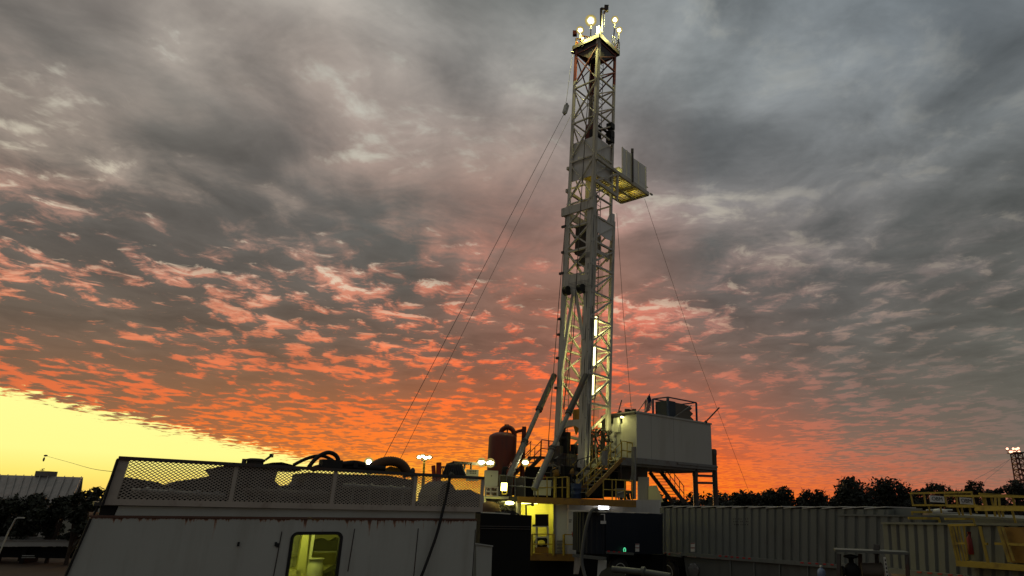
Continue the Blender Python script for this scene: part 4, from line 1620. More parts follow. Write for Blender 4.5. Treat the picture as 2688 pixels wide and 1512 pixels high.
# front wall with a hole for the window; local material coordinates carry the rust under the belt
rm = bpy.data.materials.new('rusty_trailer_paint')
rm.use_nodes = True
h = G(rm.node_tree)
co = h.new('ShaderNodeTexCoord').outputs['Object']
s_ = h.new('ShaderNodeSeparateXYZ')
rm.node_tree.links.new(co, s_.inputs[0])
dep = h.m('SUBTRACT', zbelt, s_.outputs[2])          # metres below the belt
mp1 = h.new('ShaderNodeMapping')
rm.node_tree.links.new(co, mp1.inputs[0])
mp1.inputs['Scale'].default_value = (1, 1, 0.07)
streak = h.noise(mp1.outputs[0], 13.0, 5, 0.6)
patch = h.noise(co, 2.3, 3, 0.5)
fine = h.noise(co, 26, 5, 0.65)
reach = h.m('MULTIPLY', h.m('POWER', h.rng(streak, 0.40, 0.8), 1.6), h.m('MULTIPLY', h.rng(patch, 0.40, 0.66), 0.75))
reach = h.m('ADD', reach, h.m('MULTIPLY', h.rng(fine, 0.42, 0.62), 0.028))
k = h.m('DIVIDE', dep, h.m('ADD', reach, 0.002))
rust = h.rng(k, 1.0, 0.25)
base = h.mix(h.noise(co, 0.9, 5, 0.6), (0.40, 0.405, 0.355), (0.50, 0.505, 0.45))
mp2 = h.new('ShaderNodeMapping')
rm.node_tree.links.new(co, mp2.inputs[0])
mp2.inputs['Scale'].default_value = (1, 1, 0.1)
base = h.mix(h.m('MULTIPLY', h.rng(h.noise(mp2.outputs[0], 3.2, 7, 0.65), 0.46, 0.75), 0.5), base, (0.30, 0.27, 0.22))
spots = h.m('GREATER_THAN', h.noise(co, 5.1, 2, 0.5), 0.765)
rustc = h.mix(h.rng(k, 0.6, 0.1), (0.33, 0.12, 0.035), (0.10, 0.03, 0.012))
c = h.mix(h.m('MULTIPLY', rust, 0.92), base, rustc)
c = h.mix(spots, c, (0.05, 0.03, 0.02))
b = rm.node_tree.nodes['Principled BSDF']
rm.node_tree.links.new(c, b.inputs['Base Color'])
h.put(b.inputs['Roughness'], h.mix(rust, (0.45, 0.45, 0.45), (0.9, 0.9, 0.9)))
bn = h.new('ShaderNodeBump')
bn.inputs['Strength'].default_value = 0.4
bn.inputs['Distance'].default_value = 0.03
rm.node_tree.links.new(h.noise(co, 1.3, 3, 0.5), bn.inputs['Height'])
rm.node_tree.links.new(bn.outputs[0], b.inputs['Normal'])

wx0, wz1 = loc(765, 1395)
wx1, _ = loc(902, 1395)
wz1 = (wz1 + loc(902, 1396)[1]) / 2
wz0 = wz1 - 1.25
ins = 0.035
hx0, hx1, hz0, hz1 = wx0 + ins, wx1 - ins, wz0 + ins, wz1 - ins
lx1, lz1 = loc(172, 1512)
m = MB()
bx = lambda pts_, d0=0.0, th_=0.05: m.prism([W3(a, d0, z) for a, z in pts_], tn * th_)
zlow = 0.75
sl = lambda z: xl + (lx1 - xl) * (zbelt - z) / (zbelt - lz1)      # leaning left edge
bx([(sl(zlow) * 0.6, zlow), (hx0, zlow), (hx0, zbelt), (xl, zbelt), (lx1, lz1)])
bx([(hx1, zlow), (xr, zlow), (xr, zbelt), (hx1, zbelt)])
bx([(hx0, zlow), (hx1, zlow), (hx1, hz0), (hx0, hz0)])
bx([(hx0, hz1), (hx1, hz1), (hx1, zbelt), (hx0, zbelt)])
m.build('front_wall', rm, trailer)
m = MB()
m.prism([W3(xr - 0.05, 0.051, zlow), W3(xr - 0.05, TD, zlow), W3(xr - 0.05, TD, zbelt), W3(xr - 0.05, 0.051, zbelt)], tx * 0.05)
m.prism([W3(xl, 0.051, zlow), W3(xl, TD, zlow), W3(xl, TD, zbelt), W3(xl, 0.051, zbelt)], tx * 0.05)
m.prism([W3(xl + .051, TD - 0.05, zlow), W3(xr - .051, TD - 0.05, zlow), W3(xr - .051, TD - 0.05, zbelt), W3(xl + .051, TD - 0.05, zbelt)], tn * 0.05)
m.build('body_wall', trailw, trailer)
m = MB()
m.prism([W3(xl - 0.02, -0.012, zbelt + 0.002), W3(xr + 0.01, -0.012, zbelt + 0.002), W3(xr + 0.01, TD, zbelt + 0.002), W3(xl - 0.02, TD, zbelt + 0.002)], UP * 0.03)
m.build('belt_ledge', rm, trailer)
# white band above the belt
bzl = loc(300, 1336)
zband = loc(700, 1338)[1]
m = MB()
m.prism([W3(loc(302, 1350)[0], 0.03, zbelt + 0.033), W3(xr - 0.02, 0.03, zbelt + 0.033), W3(xr - 0.02, 0.03, zband + 0.02), W3(loc(310, 1336)[0], 0.03, zband + 0.02)], tn * 0.06)
m.build('roof_band', trailw, trailer)
m = MB()
m.prism([W3(xl, 0.03, zband + 0.021), W3(xr, 0.03, zband + 0.021), W3(xr, TD, zband + 0.021), W3(xl, TD, zband + 0.021)], UP * 0.05)
m.build('roof', steel, trailer)
m = MB()
m.box(W3(loc(286, 1345)[0], 0.25, (zbelt + zband) / 2 + 0.02), 0.22, 0.3, 0.16, tx, tn)
m.build('void_block', soot, trailer)  # black block paints the dark of the empty gap here
# seams and corner trim on the front
m = MB()
for (xa, ya, xb, yb_) in ((740, 1395, 718, 1512), (931, 1388, 913, 1500), (1098, 1387, 1086, 1512), (1248, 1390, 1240, 1512)):
    m.beam(TP.at(xa, ya, -0.003), TP.at(xb, yb_, -0.003), 0.012, 0.012)
m.build('wall_seam', steel, trailer)
m = MB()
for (xa, ya) in ((626, 1428), (724, 1428), (729, 1431)):
    m.box(TP.at(xa, ya, -0.01), 0.03, 0.03, 0.06, tx, tn)
m.build('latch', soot, trailer)
m = MB()
m.beam(TP.at(238, 1361, -0.02), TP.at(172, 1512, -0.02), 0.03, 0.03)
m.build('corner_trim', soot, trailer)


def rrect(x0, z0, x1, z1, r, n=6):
    out = []
    for (cx, cz, a0) in ((x1 - r, z1 - r, 0), (x0 + r, z1 - r, 90), (x0 + r, z0 + r, 180), (x1 - r, z0 + r, 270)):
        for i in range(n + 1):
            a = rad(a0 + 90 * i / n)
            out.append((cx + r * math.cos(a), cz + r * math.sin(a)))
    return out


win = None
m = MB()
o_ = rrect(wx0, wz0, wx1, wz1, 0.11)
i_ = rrect(wx0 + 0.05, wz0 + 0.05, wx1 - 0.05, wz1 - 0.05, 0.06)
n = len(o_)
for d0, d1 in ((-0.012, 0.07),):
    vs = [W3(a, d0, z) for a, z in o_] + [W3(a, d0, z) for a, z in i_] + [W3(a, d1, z) for a, z in o_] + [W3(a, d1, z) for a, z in i_]
    fs = []
    for k_ in range(n):
        k2 = (k_ + 1) % n
        fs += [(k_, k2, n + k2, n + k_), (2 * n + k_, 3 * n + k_, 3 * n + k2, 2 * n + k2), (k_, 2 * n + k_, 2 * n + k2, k2), (n + k_, n + k2, 3 * n + k2, 3 * n + k_)]
    m.add(vs, fs)
win = m.build('window_frame', soot, trailer)
gl = bpy.data.materials.new('window_glass')
gl.use_nodes = True
t_ = gl.node_tree
t_.nodes.clear()
h = G(t_)
tr = h.new('ShaderNodeBsdfTransparent')
tr.inputs[0].default_value = (0.9, 0.93, 0.88, 1)
gs_ = h.new('ShaderNodeBsdfGlossy')
gs_.inputs['Roughness'].default_value = 0.03
fr = h.new('ShaderNodeFresnel')
mx = h.new('ShaderNodeMixShader')
t_.links.new(fr.outputs[0], mx.inputs[0])
t_.links.new(tr.outputs[0], mx.inputs[1])
t_.links.new(gs_.outputs[0], mx.inputs[2])
ou = h.new('ShaderNodeOutputMaterial')
t_.links.new(mx.outputs[0], ou.inputs[0])
m = MB()
m.prism([W3(wx0 + 0.04, 0.02, wz0 + 0.04), W3(wx1 - 0.04, 0.02, wz0 + 0.04), W3(wx1 - 0.04, 0.02, wz1 - 0.04), W3(wx0 + 0.04, 0.02, wz1 - 0.04)], tn * 0.006)
m.build('pane', gl, win)
# the room behind it
ra, rb = wx0 - 0.5, wx1 + 0.6
RZ0, RZ1, RDp = wz0 - 0.5, min(zbelt - 0.02, wz1 + 0.25), 1.9
m = MB()
m.prism([W3(ra, RDp, RZ0), W3(rb, RDp, RZ0), W3(rb, RDp, RZ1), W3(ra, RDp, RZ1)], tn * 0.03)
m.prism([W3(ra, 0.09, RZ0), W3(ra, RDp, RZ0), W3(ra, RDp, RZ1), W3(ra, 0.09, RZ1)], -tx * 0.03)
m.prism([W3(rb, 0.09, RZ0), W3(rb, RDp, RZ0), W3(rb, RDp, RZ1), W3(rb, 0.09, RZ1)], tx * 0.03)
m.prism([W3(ra, 0.09, RZ1), W3(rb, 0.09, RZ1), W3(rb, RDp, RZ1), W3(ra, RDp, RZ1)], UP * 0.02)
m.prism([W3(ra, 0.09, RZ0), W3(rb, 0.09, RZ0), W3(rb, RDp, RZ0), W3(ra, RDp, RZ0)], -UP * 0.02)
m.build('room_wall', yroom, trailer)
lamp('lamp_light', W3((wx0 + wx1) / 2 - 0.1, 0.45, RZ1 - 0.08), (0.97, 1.0, 0.20), 13, 0.2, trailer)


def inroom(x, y, dep_):        # a photo point at a depth inside the room
    return TP.at(x, y, dep_)


m = MB()
TP.slab(m, [(776, 1512), (802, 1512), (812, 1392), (797, 1392)], 0.10, 1.0)
m.build('partition_post', yroom, trailer)
m = MB()
TP.slab(m, [(803, 1520), (809, 1520), (829, 1392), (822, 1392)], 0.05, 0.8)
TP.slab(m, [(826, 1450), (899, 1450), (899, 1447), (826, 1447)], 0.35, 1.3)
TP.slab(m, [(757, 1454), (788, 1453), (788, 1450), (758, 1451)], 0.04, 1.5)
TP.slab(m, [(789, 1470), (795, 1470), (804, 1392), (797, 1392)], 0.04, 1.45)
m.build('shelf', pale, trailer)
m = MB()
TP.slab(m, [(752, 1493), (786, 1493), (796, 1392), (764, 1392)], 0.03, 1.7)
m.build('inner_window', whitew, trailer)
m = MB()
TP.slab(m, [(742, 1512), (790, 1512), (790, 1497), (745, 1497)], 0.4, 1.0)
m.build('counter', yroom, trailer)


def lump(pts_, d0, th_, name_, mtl, label, cat):
    m_ = MB()
    TP.slab(m_, pts_, th_, d0)
    return single(m_, name_, mtl, label, cat)


lump([(822, 1446), (900, 1446), (900, 1416), (890, 1412), (876, 1420), (864, 1421), (852, 1414), (840, 1416), (828, 1424)], 1.32, 0.25, 'clothes_heap', cloth, 'dark clothes heaped on the shelf inside the lit window', 'clothes')
lump([(842, 1530), (896, 1530), (897, 1484), (880, 1490), (866, 1500), (852, 1505)], 0.9, 0.3, 'bag', cloth, 'dark bag lying low at right inside the lit window', 'bag')
m = MB()
c0_ = inroom(823, 1525, 0.7)
m.lathe(c0_, [(0.13, 0), (0.13, 0.26), (0.11, 0.28), (0.11, 0.33), (0.13, 0.34), (0.13, 0.36)], 20)
single(m, 'paper_roll', pale, 'pale round tub standing inside the lit window', 'tub')
m = MB()
m.prism([W3(loc(815, 1480)[0], 1.3, inroom(850, 1490, 1.3).z), W3(rb, 1.3, inroom(850, 1490, 1.3).z), W3(rb, RDp - .01, inroom(850, 1490, 1.3).z), W3(loc(815, 1480)[0], RDp - .01, inroom(850, 1490, 1.3).z)], -UP * 0.5)
m.build('bench', yroom, trailer)

# expanded metal guard on the roof
gt_ = [(311, 1203), (1270, 1256)]
gb_ = [(273, 1322), (1265, 1343)]
xs_post = [(318, 278), (622, 603), (882, 868), (1092, 1083), (1268, 1262)]      # photo x at top and bottom of each post
ty = lambda x: 1203 + (x - 311) * 53 / 959
by_ = lambda x: 1322 + (x - 273) * 21 / 992
m = MB()
m.beam(TP.at(311, 1202, -0.02), TP.at(1270, 1255, -0.02), 0.07, 0.05)
gtop = m.build('guard_rail', steel, trailer)
m = MB()
m.beam(TP.at(273, 1317, -0.01), TP.at(1266, 1338, -0.01), 0.03, 0.085)
m.build('guard_sill', meshm, trailer)
for xt, xb in xs_post:
    w = 0.16 if xt == 318 else 0.06
    MB().beam(TP.at(xt + (6 if xt == 318 else 0), ty(xt) + 2, -0.005), TP.at(xb + (8 if xt == 318 else 0), by_(xb) - 5, -0.005), w, 0.035, tn).build('guard_post', meshm, trailer)
MB().beam(TP.at(309, 1206, -0.05), TP.at(268, 1328, -0.05), 0.03, 0.03).build('guard_edge', soot, trailer)
for i in range(len(xs_post) - 1):
    (ta, ba), (tb, bb) = xs_post[i], xs_post[i + 1]
    TL, TR, BL_, BR_ = TP.at(ta, ty(ta) + 2), TP.at(tb, ty(tb) + 2), TP.at(ba, by_(ba) - 5), TP.at(bb, by_(bb) - 5)
    wid = ((TR - TL).length + (BR_ - BL_).length) / 2
    hei = ((TL - BL_).length + (TR - BR_).length) / 2
    nx_ = max(4, int(wid / 0.066))
    ny_ = max(4, int(hei / 0.0215))
    m = MB()

    def gp(u, v, d=0.0):
        return BL_.lerp(BR_, u).lerp(TL.lerp(TR, u), v) + tn * d
    sw = 0.0066                                      # half height of a strand
    vs, fs = [], []
    for j in range(ny_ + 1):
        prev = None
        for q_ in range(2 * nx_ + 1):
            u = q_ / (2 * nx_)
            off_ = (0.5 if (q_ + 0) % 2 else -0.5)
            v = (j + off_ * (1 if j % 2 == 0 else -1) * 0.96) / ny_
            v = min(max(v, 0), 1)
            p = gp(u, v)
            o = len(vs)
            vs += [p - UP * sw, p + UP * sw, p + UP * sw + tn * 0.008]
            if prev is not None:
                fs += [(prev, o, o + 1, prev + 1), (prev + 1, o + 1, o + 2, prev + 2)]
            prev = o
    m.add(vs, fs)
    m.build('guard_mesh', meshm, trailer)

# things on the trailer roof, behind and above the guard
zr_ = zband + 0.07
def roof_pt(x, y, off):
    return TP.at(x, y, off)


def roofmass(poly, off, th_, name_, mtl, label, cat):
    m_ = MB()
    m_.prism([roof_pt(x, y, off) for x, y in poly], tn * th_)
    return single(m_, name_, mtl, label, cat)


roofmass([(285, 1335), (740, 1345), (742, 1286), (640, 1262), (570, 1246), (545, 1252), (470, 1262), (440, 1276), (415, 1266), (330, 1252), (300, 1262)], 0.5, 1.5, 'radiator_unit', black, 'low dark machinery behind the left mesh panel on trailer roof', 'machinery')
roofmass([(600, 1340), (735, 1345), (735, 1275), (722, 1262), (728, 1240), (742, 1232), (712, 1222), (640, 1216), (600, 1220), (560, 1228), (575, 1250)], 0.4, 1.0, 'engine_unit', black, 'black engine behind the second mesh panel on trailer roof', 'engine')
roofmass([(735, 1350), (1092, 1356), (1092, 1262), (1020, 1248), (880, 1244), (812, 1240), (808, 1262), (798, 1270), (735, 1278)], 0.4, 1.2, 'pump_unit', black, 'long dark machine behind the middle mesh panels on trailer roof', 'machinery')
roofmass([(700, 1232), (792, 1236), (786, 1229), (768, 1220), (740, 1213), (715, 1214), (690, 1220), (664, 1226)], 0.6, 0.8, 'tank_hump', black, 'low dark hump above the guard left of the hose loops', 'tank')
roofmass([(1148, 1345), (1262, 1348), (1262, 1300), (1235, 1285), (1200, 1290), (1180, 1262), (1160, 1275), (1150, 1300)], 0.7, 1.0, 'reel_unit', soot, 'dark reel behind the right mesh panel on trailer roof', 'reel')
roofmass([(1092, 1350), (1150, 1350), (1150, 1320), (1128, 1312), (1118, 1330), (1100, 1318), (1092, 1330)], 0.7, 0.6, 'cable_heap', soot, 'black cable heap behind the right mesh panel', 'cables')
for i, (x0_, y0_, x1_, y1_, r_, nm, mt_, lb, ct) in enumerate((
        (345, 1290, 590, 1303, 0.05, 'coolant_pipe', gsteel, 'grey pipe running low behind the left mesh panel', 'pipe'),
        (640, 1290, 860, 1300, 0.06, 'exhaust_manifold', tarp, 'brown pipe behind the second mesh panel', 'pipe'),
        (900, 1275, 1075, 1286, 0.045, 'fuel_pipe', gsteel, 'grey pipe behind the third mesh panel', 'pipe'))):
    m = MB()
    a, b_ = roof_pt(x0_, y0_, 0.3), roof_pt(x1_, y1_, 0.3)
    m.tube([a, b_], r_, 8)
    for s_k in (0.15, 0.4, 0.7, 0.9):
        p = a.lerp(b_, s_k)
        m.tube([p - tx * 0.03, p + tx * 0.03], r_ * 1.5, 8)
        m.tube([p, p - UP * 0.3], r_ * 0.5, 6)
    single(m, nm, mt_, lb, ct)
# filler cap with its lever
m = MB()
c0_ = roof_pt(669, 1219, 0.5)
m.lathe(c0_ - UP * 0.02, [(0.13, 0), (0.13, 0.07), (0.155, 0.075), (0.155, 0.1), (0.10, 0.115)], 18)
m.beam(c0_ + tx * 0.12 + UP * 0.05, c0_ + tx * 0.23 + UP * 0.15, 0.035)
m.box(c0_ + tx * 0.235 + UP * 0.155, 0.05, 0.05, 0.06)
m.box(c0_ - tx * 0.17 + UP * 0.04, 0.05, 0.06, 0.08)
single(m, 'filler_cap', steel, 'squat round filler cap with a lever on the trailer roof edge', 'cap')
m = MB()
m.tube(smooth_path([roof_pt(x, y, 0.8) for x, y in ((770, 1221), (800, 1206), (830, 1197), (855, 1199), (880, 1214), (886, 1228))], 5), 0.03, 8)
single(m, 'hose', soot, 'lower of two black hose loops above the trailer roof', 'hose', 'hose loops on the trailer roof')
m = MB()
m.tube(smooth_path([roof_pt(x, y, 0.7) for x, y in ((808, 1230), (825, 1208), (845, 1193), (865, 1188), (882, 1196), (889, 1212), (888, 1232))], 5), 0.038, 8)
single(m, 'hose', soot, 'taller of two black hose loops above the trailer roof', 'hose', 'hose loops on the trailer roof')
m = MB()
m.tube(smooth_path([roof_pt(x, y, 0.6) for x, y in ((820, 1232), (850, 1222), (862, 1212), (882, 1216), (900, 1218), (930, 1215), (958, 1220))], 4), 0.05, 8)
m.tube(smooth_path([roof_pt(x, y, 0.65) for x, y in ((868, 1222), (920, 1226), (985, 1228), (1010, 1230))], 4), 0.06, 8)
m.box(roof_pt(868, 1218, 0.6), 0.35, 0.25, 0.14, tx, tn)
m.box(roof_pt(932, 1219, 0.6), 0.08, 0.12, 0.12, tx, tn)
single(m, 'hose_bundle', soot, 'tangled flat hoses and couplings along the trailer roof edge', 'hoses')
# ribbed flexible duct arching over a board
m = MB()
path = smooth_path([roof_pt(x, y, 0.7) for x, y in ((966, 1236), (985, 1222), (1005, 1213), (1030, 1211), (1052, 1218), (1066, 1234), (1070, 1252))], 9)
m.tube(path, [0.085 + 0.010 * (i % 2) for i in range(len(path))], 10)
single(m, 'flexible_duct', duct, 'brown ribbed duct arching on the trailer roof', 'duct')
roofmass([(1000, 1244), (1062, 1248), (1056, 1235), (1045, 1228), (1025, 1224), (1008, 1232)], 0.85, 0.05, 'wood_board', board, 'ochre board under the arch of the ribbed duct', 'board')
m = MB()
m.ball(roof_pt(1083, 1238, 0.5), 0.05, 10, (1, 1, 1.5))
m.tube([roof_pt(1083, 1242, 0.5), roof_pt(1084, 1262, 0.5)], 0.035, 6)
single(m, 'bollard_cap', steel, 'small rounded cap beside the ribbed duct', 'cap')
# lamp on the roof
m = MB()
p = roof_pt(968, 1228, 2.2)
m.tube([p - UP * 0.4, p + UP * 0.02], 0.02, 6)
o = single(m, 'roof_lamp', steel, 'bright yellow work lamp shining over the trailer roof', 'lamp')
MB().ball(roof_pt(968, 1213, 2.2), 0.045, 14).build('lens', L_crown, o)
m = MB()
m.lathe(roof_pt(968, 1213, 2.22), [(0.03, 0), (0.066, 0.0), (0.066, -0.012), (0.03, -0.012)], 20, V((0.3, -1, -0.1)))
m.build('inner_halo_ring', L_rim2, o)
m = MB()
m.lathe(roof_pt(968, 1213, 2.23), [(0.067, 0), (0.095, 0.0), (0.098, -0.03), (0.067, -0.03)], 20, V((0.3, -1, -0.1)))
m.build('halo_ring', L_rim, o)
lamp('lamp_light', roof_pt(968, 1213, 2.0), YEL, 6, 0.09, o)
# black hose over the guard and down the wall
m = MB()
hp = [TP.at(1192, 1252, 0.25), TP.at(1184, 1243, 0.0), TP.at(1180, 1258, -0.09), TP.at(1172, 1300, -0.08), TP.at(1160, 1350, -0.09), TP.at(1148, 1398, -0.10), TP.at(1128, 1455, -0.11), TP.at(1106, 1512, -0.12), TP.at(1070, 1590, -0.14)]
m.tube(smooth_path(hp, 6), 0.026, 8)
single(m, 'drop_hose', soot, 'black hose hanging over the guard down the trailer wall', 'hose')

# cabinet and black container beside it
CBP = Pl.px(1252, 1470, 13.8, 1292, 1470, 14.3)
cabn = thing('grey_cabinet', CBP.at(1272, 1512), 'low grey cabinet against the trailer right end', 'cabinet')
m = MB()
CBP.slab(m, [(1250, 1560), (1288, 1560), (1292, 1434), (1250, 1427)], 0.5)
m.build('body', trailw, cabn)
m = MB()
CBP.slab(m, [(1247, 1428.5), (1294.5, 1435.5), (1294.5, 1432), (1247, 1425)], 0.55, -0.03)
m.build('lid', trailw, cabn)
BP = Pl.px(1262, 1400, 18.0, 1396, 1400, 18.5)
bxc = thing('black_container', BP.at(1330, 1512), 'matt black container with pale highlight painted on its top edge right of the trailer', 'container')
m = MB()
BP.slab(m, [(1255, 1560), (1389, 1560), (1396, 1353), (1262, 1347)], 2.2)
m.build('body', black, bxc)
m = MB()
BP.slab(m, [(1262, 1346.5), (1340, 1350), (1340, 1347.4), (1262, 1344)], 1.2, 0.02)
m.build('lid', pale, bxc)  # pale strip draws the highlight along the container's top edge
m = MB()
for y in (1381, 1387):
    m.beam(BP.at(1262, y, -0.01), BP.at(1392, y + 2, -0.01), 0.03, 0.02)
m.build('ridge', steel, bxc)
m = MB()
m.box(BP.at(1346, 1346, 0.3), 0.12, 0.12, 0.1)
m.tube([BP.at(1300, 1344, 0.5), BP.at(1346, 1344, 0.3), BP.at(1362, 1350, 0.1)], 0.02, 5)
m.build('lid_clamp', soot, bxc)

# ------------------------------------------------------------------ separator tank, control boxes, lamps left of the mast
SY = 37.0
sc0 = P(1312, 1300, SY)
sep = thing('separator_tank', V((sc0.x, SY, sc0.z)), 'tall oxide red separator tank with a pipe loop on top', 'tank')
rr_ = (P(1349, 1200, SY).x - P(1275, 1200, SY).x) / 2
zt_ = P(1312, 1150, SY).z
m = MB()
H_ = zt_ - sc0.z
tilt = V((P(1320, 1150, SY).x - sc0.x, 0, H_))
m.lathe(sc0, [(rr_, 0), (rr_ * 1.0, H_ * 0.5), (rr_, H_), (rr_ * 0.96, H_ + 0.1), (rr_ * 0.8, H_ + 0.2), (rr_ * 0.5, H_ + 0.29), (0.02, H_ + 0.33)], 32, tilt)
m.build('shell', redt, sep)
m = MB()
m.tube(smooth_path([P(x, y, SY) for x, y in ((1314, 1142), (1318, 1129), (1330, 1122), (1343, 1126), (1350, 1140), (1349, 1160), (1347, 1225))], 6), 0.135, 12)
m.build('gas_pipe', redt, sep)
m = MB()
m.box(P(1330, 1119, SY), 0.24, 0.1, 0.2)
m.beam(P(1331, 1142, SY), P(1332, 1128, SY), 0.05)
m.beam(P(1336, 1141, SY), P(1341, 1137, SY), 0.1)
m.build('lifting_lug', redt, sep)
m = MB()
m.beam(P(1368, 1296, SY), P(1376, 1124, SY), 0.17)
m.box(P(1376, 1125, SY), 0.22, 0.2, 0.2)
m.build('side_post', redt, sep)
m = MB()
m.tube([P(1350, 1137, SY), P(1360, 1132, SY), P(1374, 1129, SY)], 0.085, 8)
for y in (1198, 1208, 1231):
    m.tube([P(1346, y + 2, SY), P(1372, y, SY)], 0.05, 6)
m.tube([P(1348, 1182, SY), P(1355, 1182, SY)], 0.05, 6)
m.build('side_arm', redt, sep)
m = MB()
for x in (1320, 1326):
    m.tube(smooth_path([P(x - 2, 1262, SY - 1), P(x, 1236, SY - 1), P(x + 4, 1226, SY - 1), P(x + 5, 1232, SY - 1)], 4), 0.06, 8)
single(m, 'bent_pipes', soot, 'pair of black bent pipes before the red separator tank', 'pipes')
m = MB()
m.box(P(1320, 1281, SY - 1.2), 0.95, 0.6, 1.2)
m.box(P(1365, 1280, SY - 0.2), 0.55, 0.5, 1.0)
single(m, 'skid_box', steel, 'dark skid box at the base of the red tank', 'box')

# beam with twin lamps
m = MB()
m.beam(P(1172, 1219, 30), P(1190, 1214, 30), 0.07)
m.beam(P(1190, 1214, 30), P(1302, 1221, 32), 0.10, 0.12)
for (x, y1) in ((1220, 1232), (1237, 1232)):
    m.beam(P(x, 1216, 30.6), P(x - 1, y1, 30.6), 0.06)
bm = single(m, 'lamp_beam', steel, 'long dark horizontal beam carrying twin work lamps', 'beam')
for i, (x, y) in enumerate(((1264, 1213.5), (1287, 1215))):
    t = thing('work_lamp', P(x, y + 3, 31.4), ('left' if i == 0 else 'right') + ' one of the twin work lamps before the red tank', 'lamp', 'twin lamps on the beam')
    m = MB()
    m.lathe(P(x, y + 2.5, 31.4) , [(0.20, 0), (0.24, 0.06), (0.20, 0.12), (0.08, 0.2)], 14)
    m.build('housing', steel, t)
    m = MB()
    m.ball(P(x, y, 31.15), 0.10, 14, (1.5, 0.7, 0.75))
    m.build('lens', L_crown, t)
    m = MB()
    m.lathe(P(x, y, 31.25), [(0.1, 0), (0.2, 0.0), (0.21, -0.03), (0.1, -0.04)], 16, V((0, -1, 0)))
    m.build('halo_ring', L_rim, t)
    lamp('lamp_light', P(x, y + 4, 30.9), YEL, 9, 0.15, t)
m = MB()
m.box(P(1379, 1217, 36.5), 0.3, 0.2, 0.1)
o = single(m, 'work_lamp', steel, 'single white work lamp just right of the red tank post', 'lamp')
MB().ball(P(1379, 1214, 36.3), 0.10, 12, (1.5, 0.8, 0.8)).build('lens', L_crown, o)
m = MB()
m.lathe(P(1379, 1214, 36.38), [(0.08, 0), (0.2, 0), (0.2, -0.04), (0.08, -0.04)], 16, V((0, -1, 0)))
m.build('halo_ring', L_rim, o)
# yellow flood lamp
fl_ = thing('flood_lamp', P(1323, 1298, 34.2), 'glaring yellow flood lamp standing on deck by the red tank', 'lamp')
m = MB()
m.tube([P(1318, 1286, 34.2), P(1318, 1297, 34.2), P(1331, 1297, 34.2), P(1331, 1286, 34.2)], 0.025, 6)
m.build('bracket', yellow, fl_)
m = MB()
c0_ = P(1323, 1278, 34.2)
m.box(c0_ + V((0, 0.16, 0)), 0.32, 0.16, 0.4)
m.build('housing', steel, fl_)
m = MB()
m.box(c0_, 0.27, 0.1, 0.36)
m.build('lens', L_yel, fl_)
lamp('lamp_light', c0_ - V((0.05, 0.3, 0)), (1.0, 0.95, 0.15), 26, 0.2, fl_)
# cabinets
EC = Pl.px(1226, 1245, 31.8, 1310, 1255, 32.2)
m = MB()
EC.slab(m, [(1225, 1262), (1255.5, 1262), (1256.5, 1233), (1226, 1232)], 0.3)
o = single(m, 'switch_panel', pale, 'pale switch panel with two rows of dark sockets', 'panel')
m = MB()
for j in range(2):
    for i in range(4):
        m.lathe(EC.at(1234.5 + i * 4.4, 1237 + j * 5, 0.0), [(0.028, 0), (0.028, 0.012)], 8, -EC.n)
m.build('socket', soot, o)
m = MB()
EC.slab(m, [(1272, 1276), (1306, 1276), (1308, 1236), (1275, 1234)], 0.4)
o = single(m, 'electrical_cabinet', pale, 'pale square electrical cabinet in front of the red tank', 'cabinet')
m = MB()
m.box(EC.at(1290, 1249, -0.01), 0.05, 0.02, 0.08)
m.build('handle', gsteel, o)
t = thing('equipment_rack', EC.at(1290, 1305), 'small open rack of fittings under the pale electrical cabinet', 'rack')
for (a, b_) in (((1274, 1277), (1274, 1302)), ((1288, 1278), (1288, 1302)), ((1306, 1278), (1306, 1302))):
    MB().beam(EC.at(*a), EC.at(*b_), 0.06).build('frame', cream, t)
for y in (1278, 1290, 1302):
    MB().beam(EC.at(1273, y), EC.at(1307, y + 1), 0.06).build('frame', cream, t)
for i in range(14):
    m = MB()
    p = EC.at(1276 + rr.random() * 30, 1282 + rr.random() * 18, 0.15 + rr.random() * 0.2)
    m.tube([p, p + UP * (0.06 + rr.random() * .1)], 0.03, 6)
    m.build('fitting', rr.choice([pale, gsteel, steel]), t)
# ribbed black funnel shaped bundle
m = MB()
bs, tp_ = [], []
for i in range(9):
    s = i / 8
    a = P(1160 + 62 * s, 1254, 26.0)
    b_ = P(1174 + 36 * s, 1224, 26.2)
    m.tube(smooth_path([a, a.lerp(b_, 0.8) + V((0, -0.05, 0)), b_ + UP * 0.05, b_ + V((0, 0.25, 0.0))], 4), 0.055, 6)
single(m, 'hose_stack', soot, 'black hoses draped over a hump behind the mesh guard', 'hoses')
m = MB()
m.prism([P(1166, 1254, 26.4), P(1222, 1254, 26.4), P(1208, 1224, 26.4), P(1180, 1224, 26.4)], V((0, 0.8, 0)))
single(m, 'hose_saddle', board, 'ochre saddle under the draped black hoses', 'saddle')
m = MB()
for i in range(6):
    x = 1153 + i * 4.5
    m.tube(smooth_path([P(x, 1246, 27), P(x + 1, 1230, 27), P(x + 6, 1225, 27.1), P(x + 12, 1226, 27.2)], 4), 0.025, 5)
single(m, 'pipe_grille', redt, 'dark red bent bars left of the draped hoses', 'bars')
stk = [(1143, 1248, 1137.5, 1222, 0.07), (1150, 1248, 1152, 1214, 0.09)]
for i, (xa, ya, xb, yb_, r) in enumerate(stk):
    m = MB()
    m.tube([P(xa, ya + 60, 24), P(xb, yb_, 24)], r, 10)
    single(m, 'exhaust_pipe', pipe_red, ('thin leaning' if i == 0 else 'thick upright') + ' red exhaust pipe behind the mesh guard', 'pipe', 'exhaust pipes')

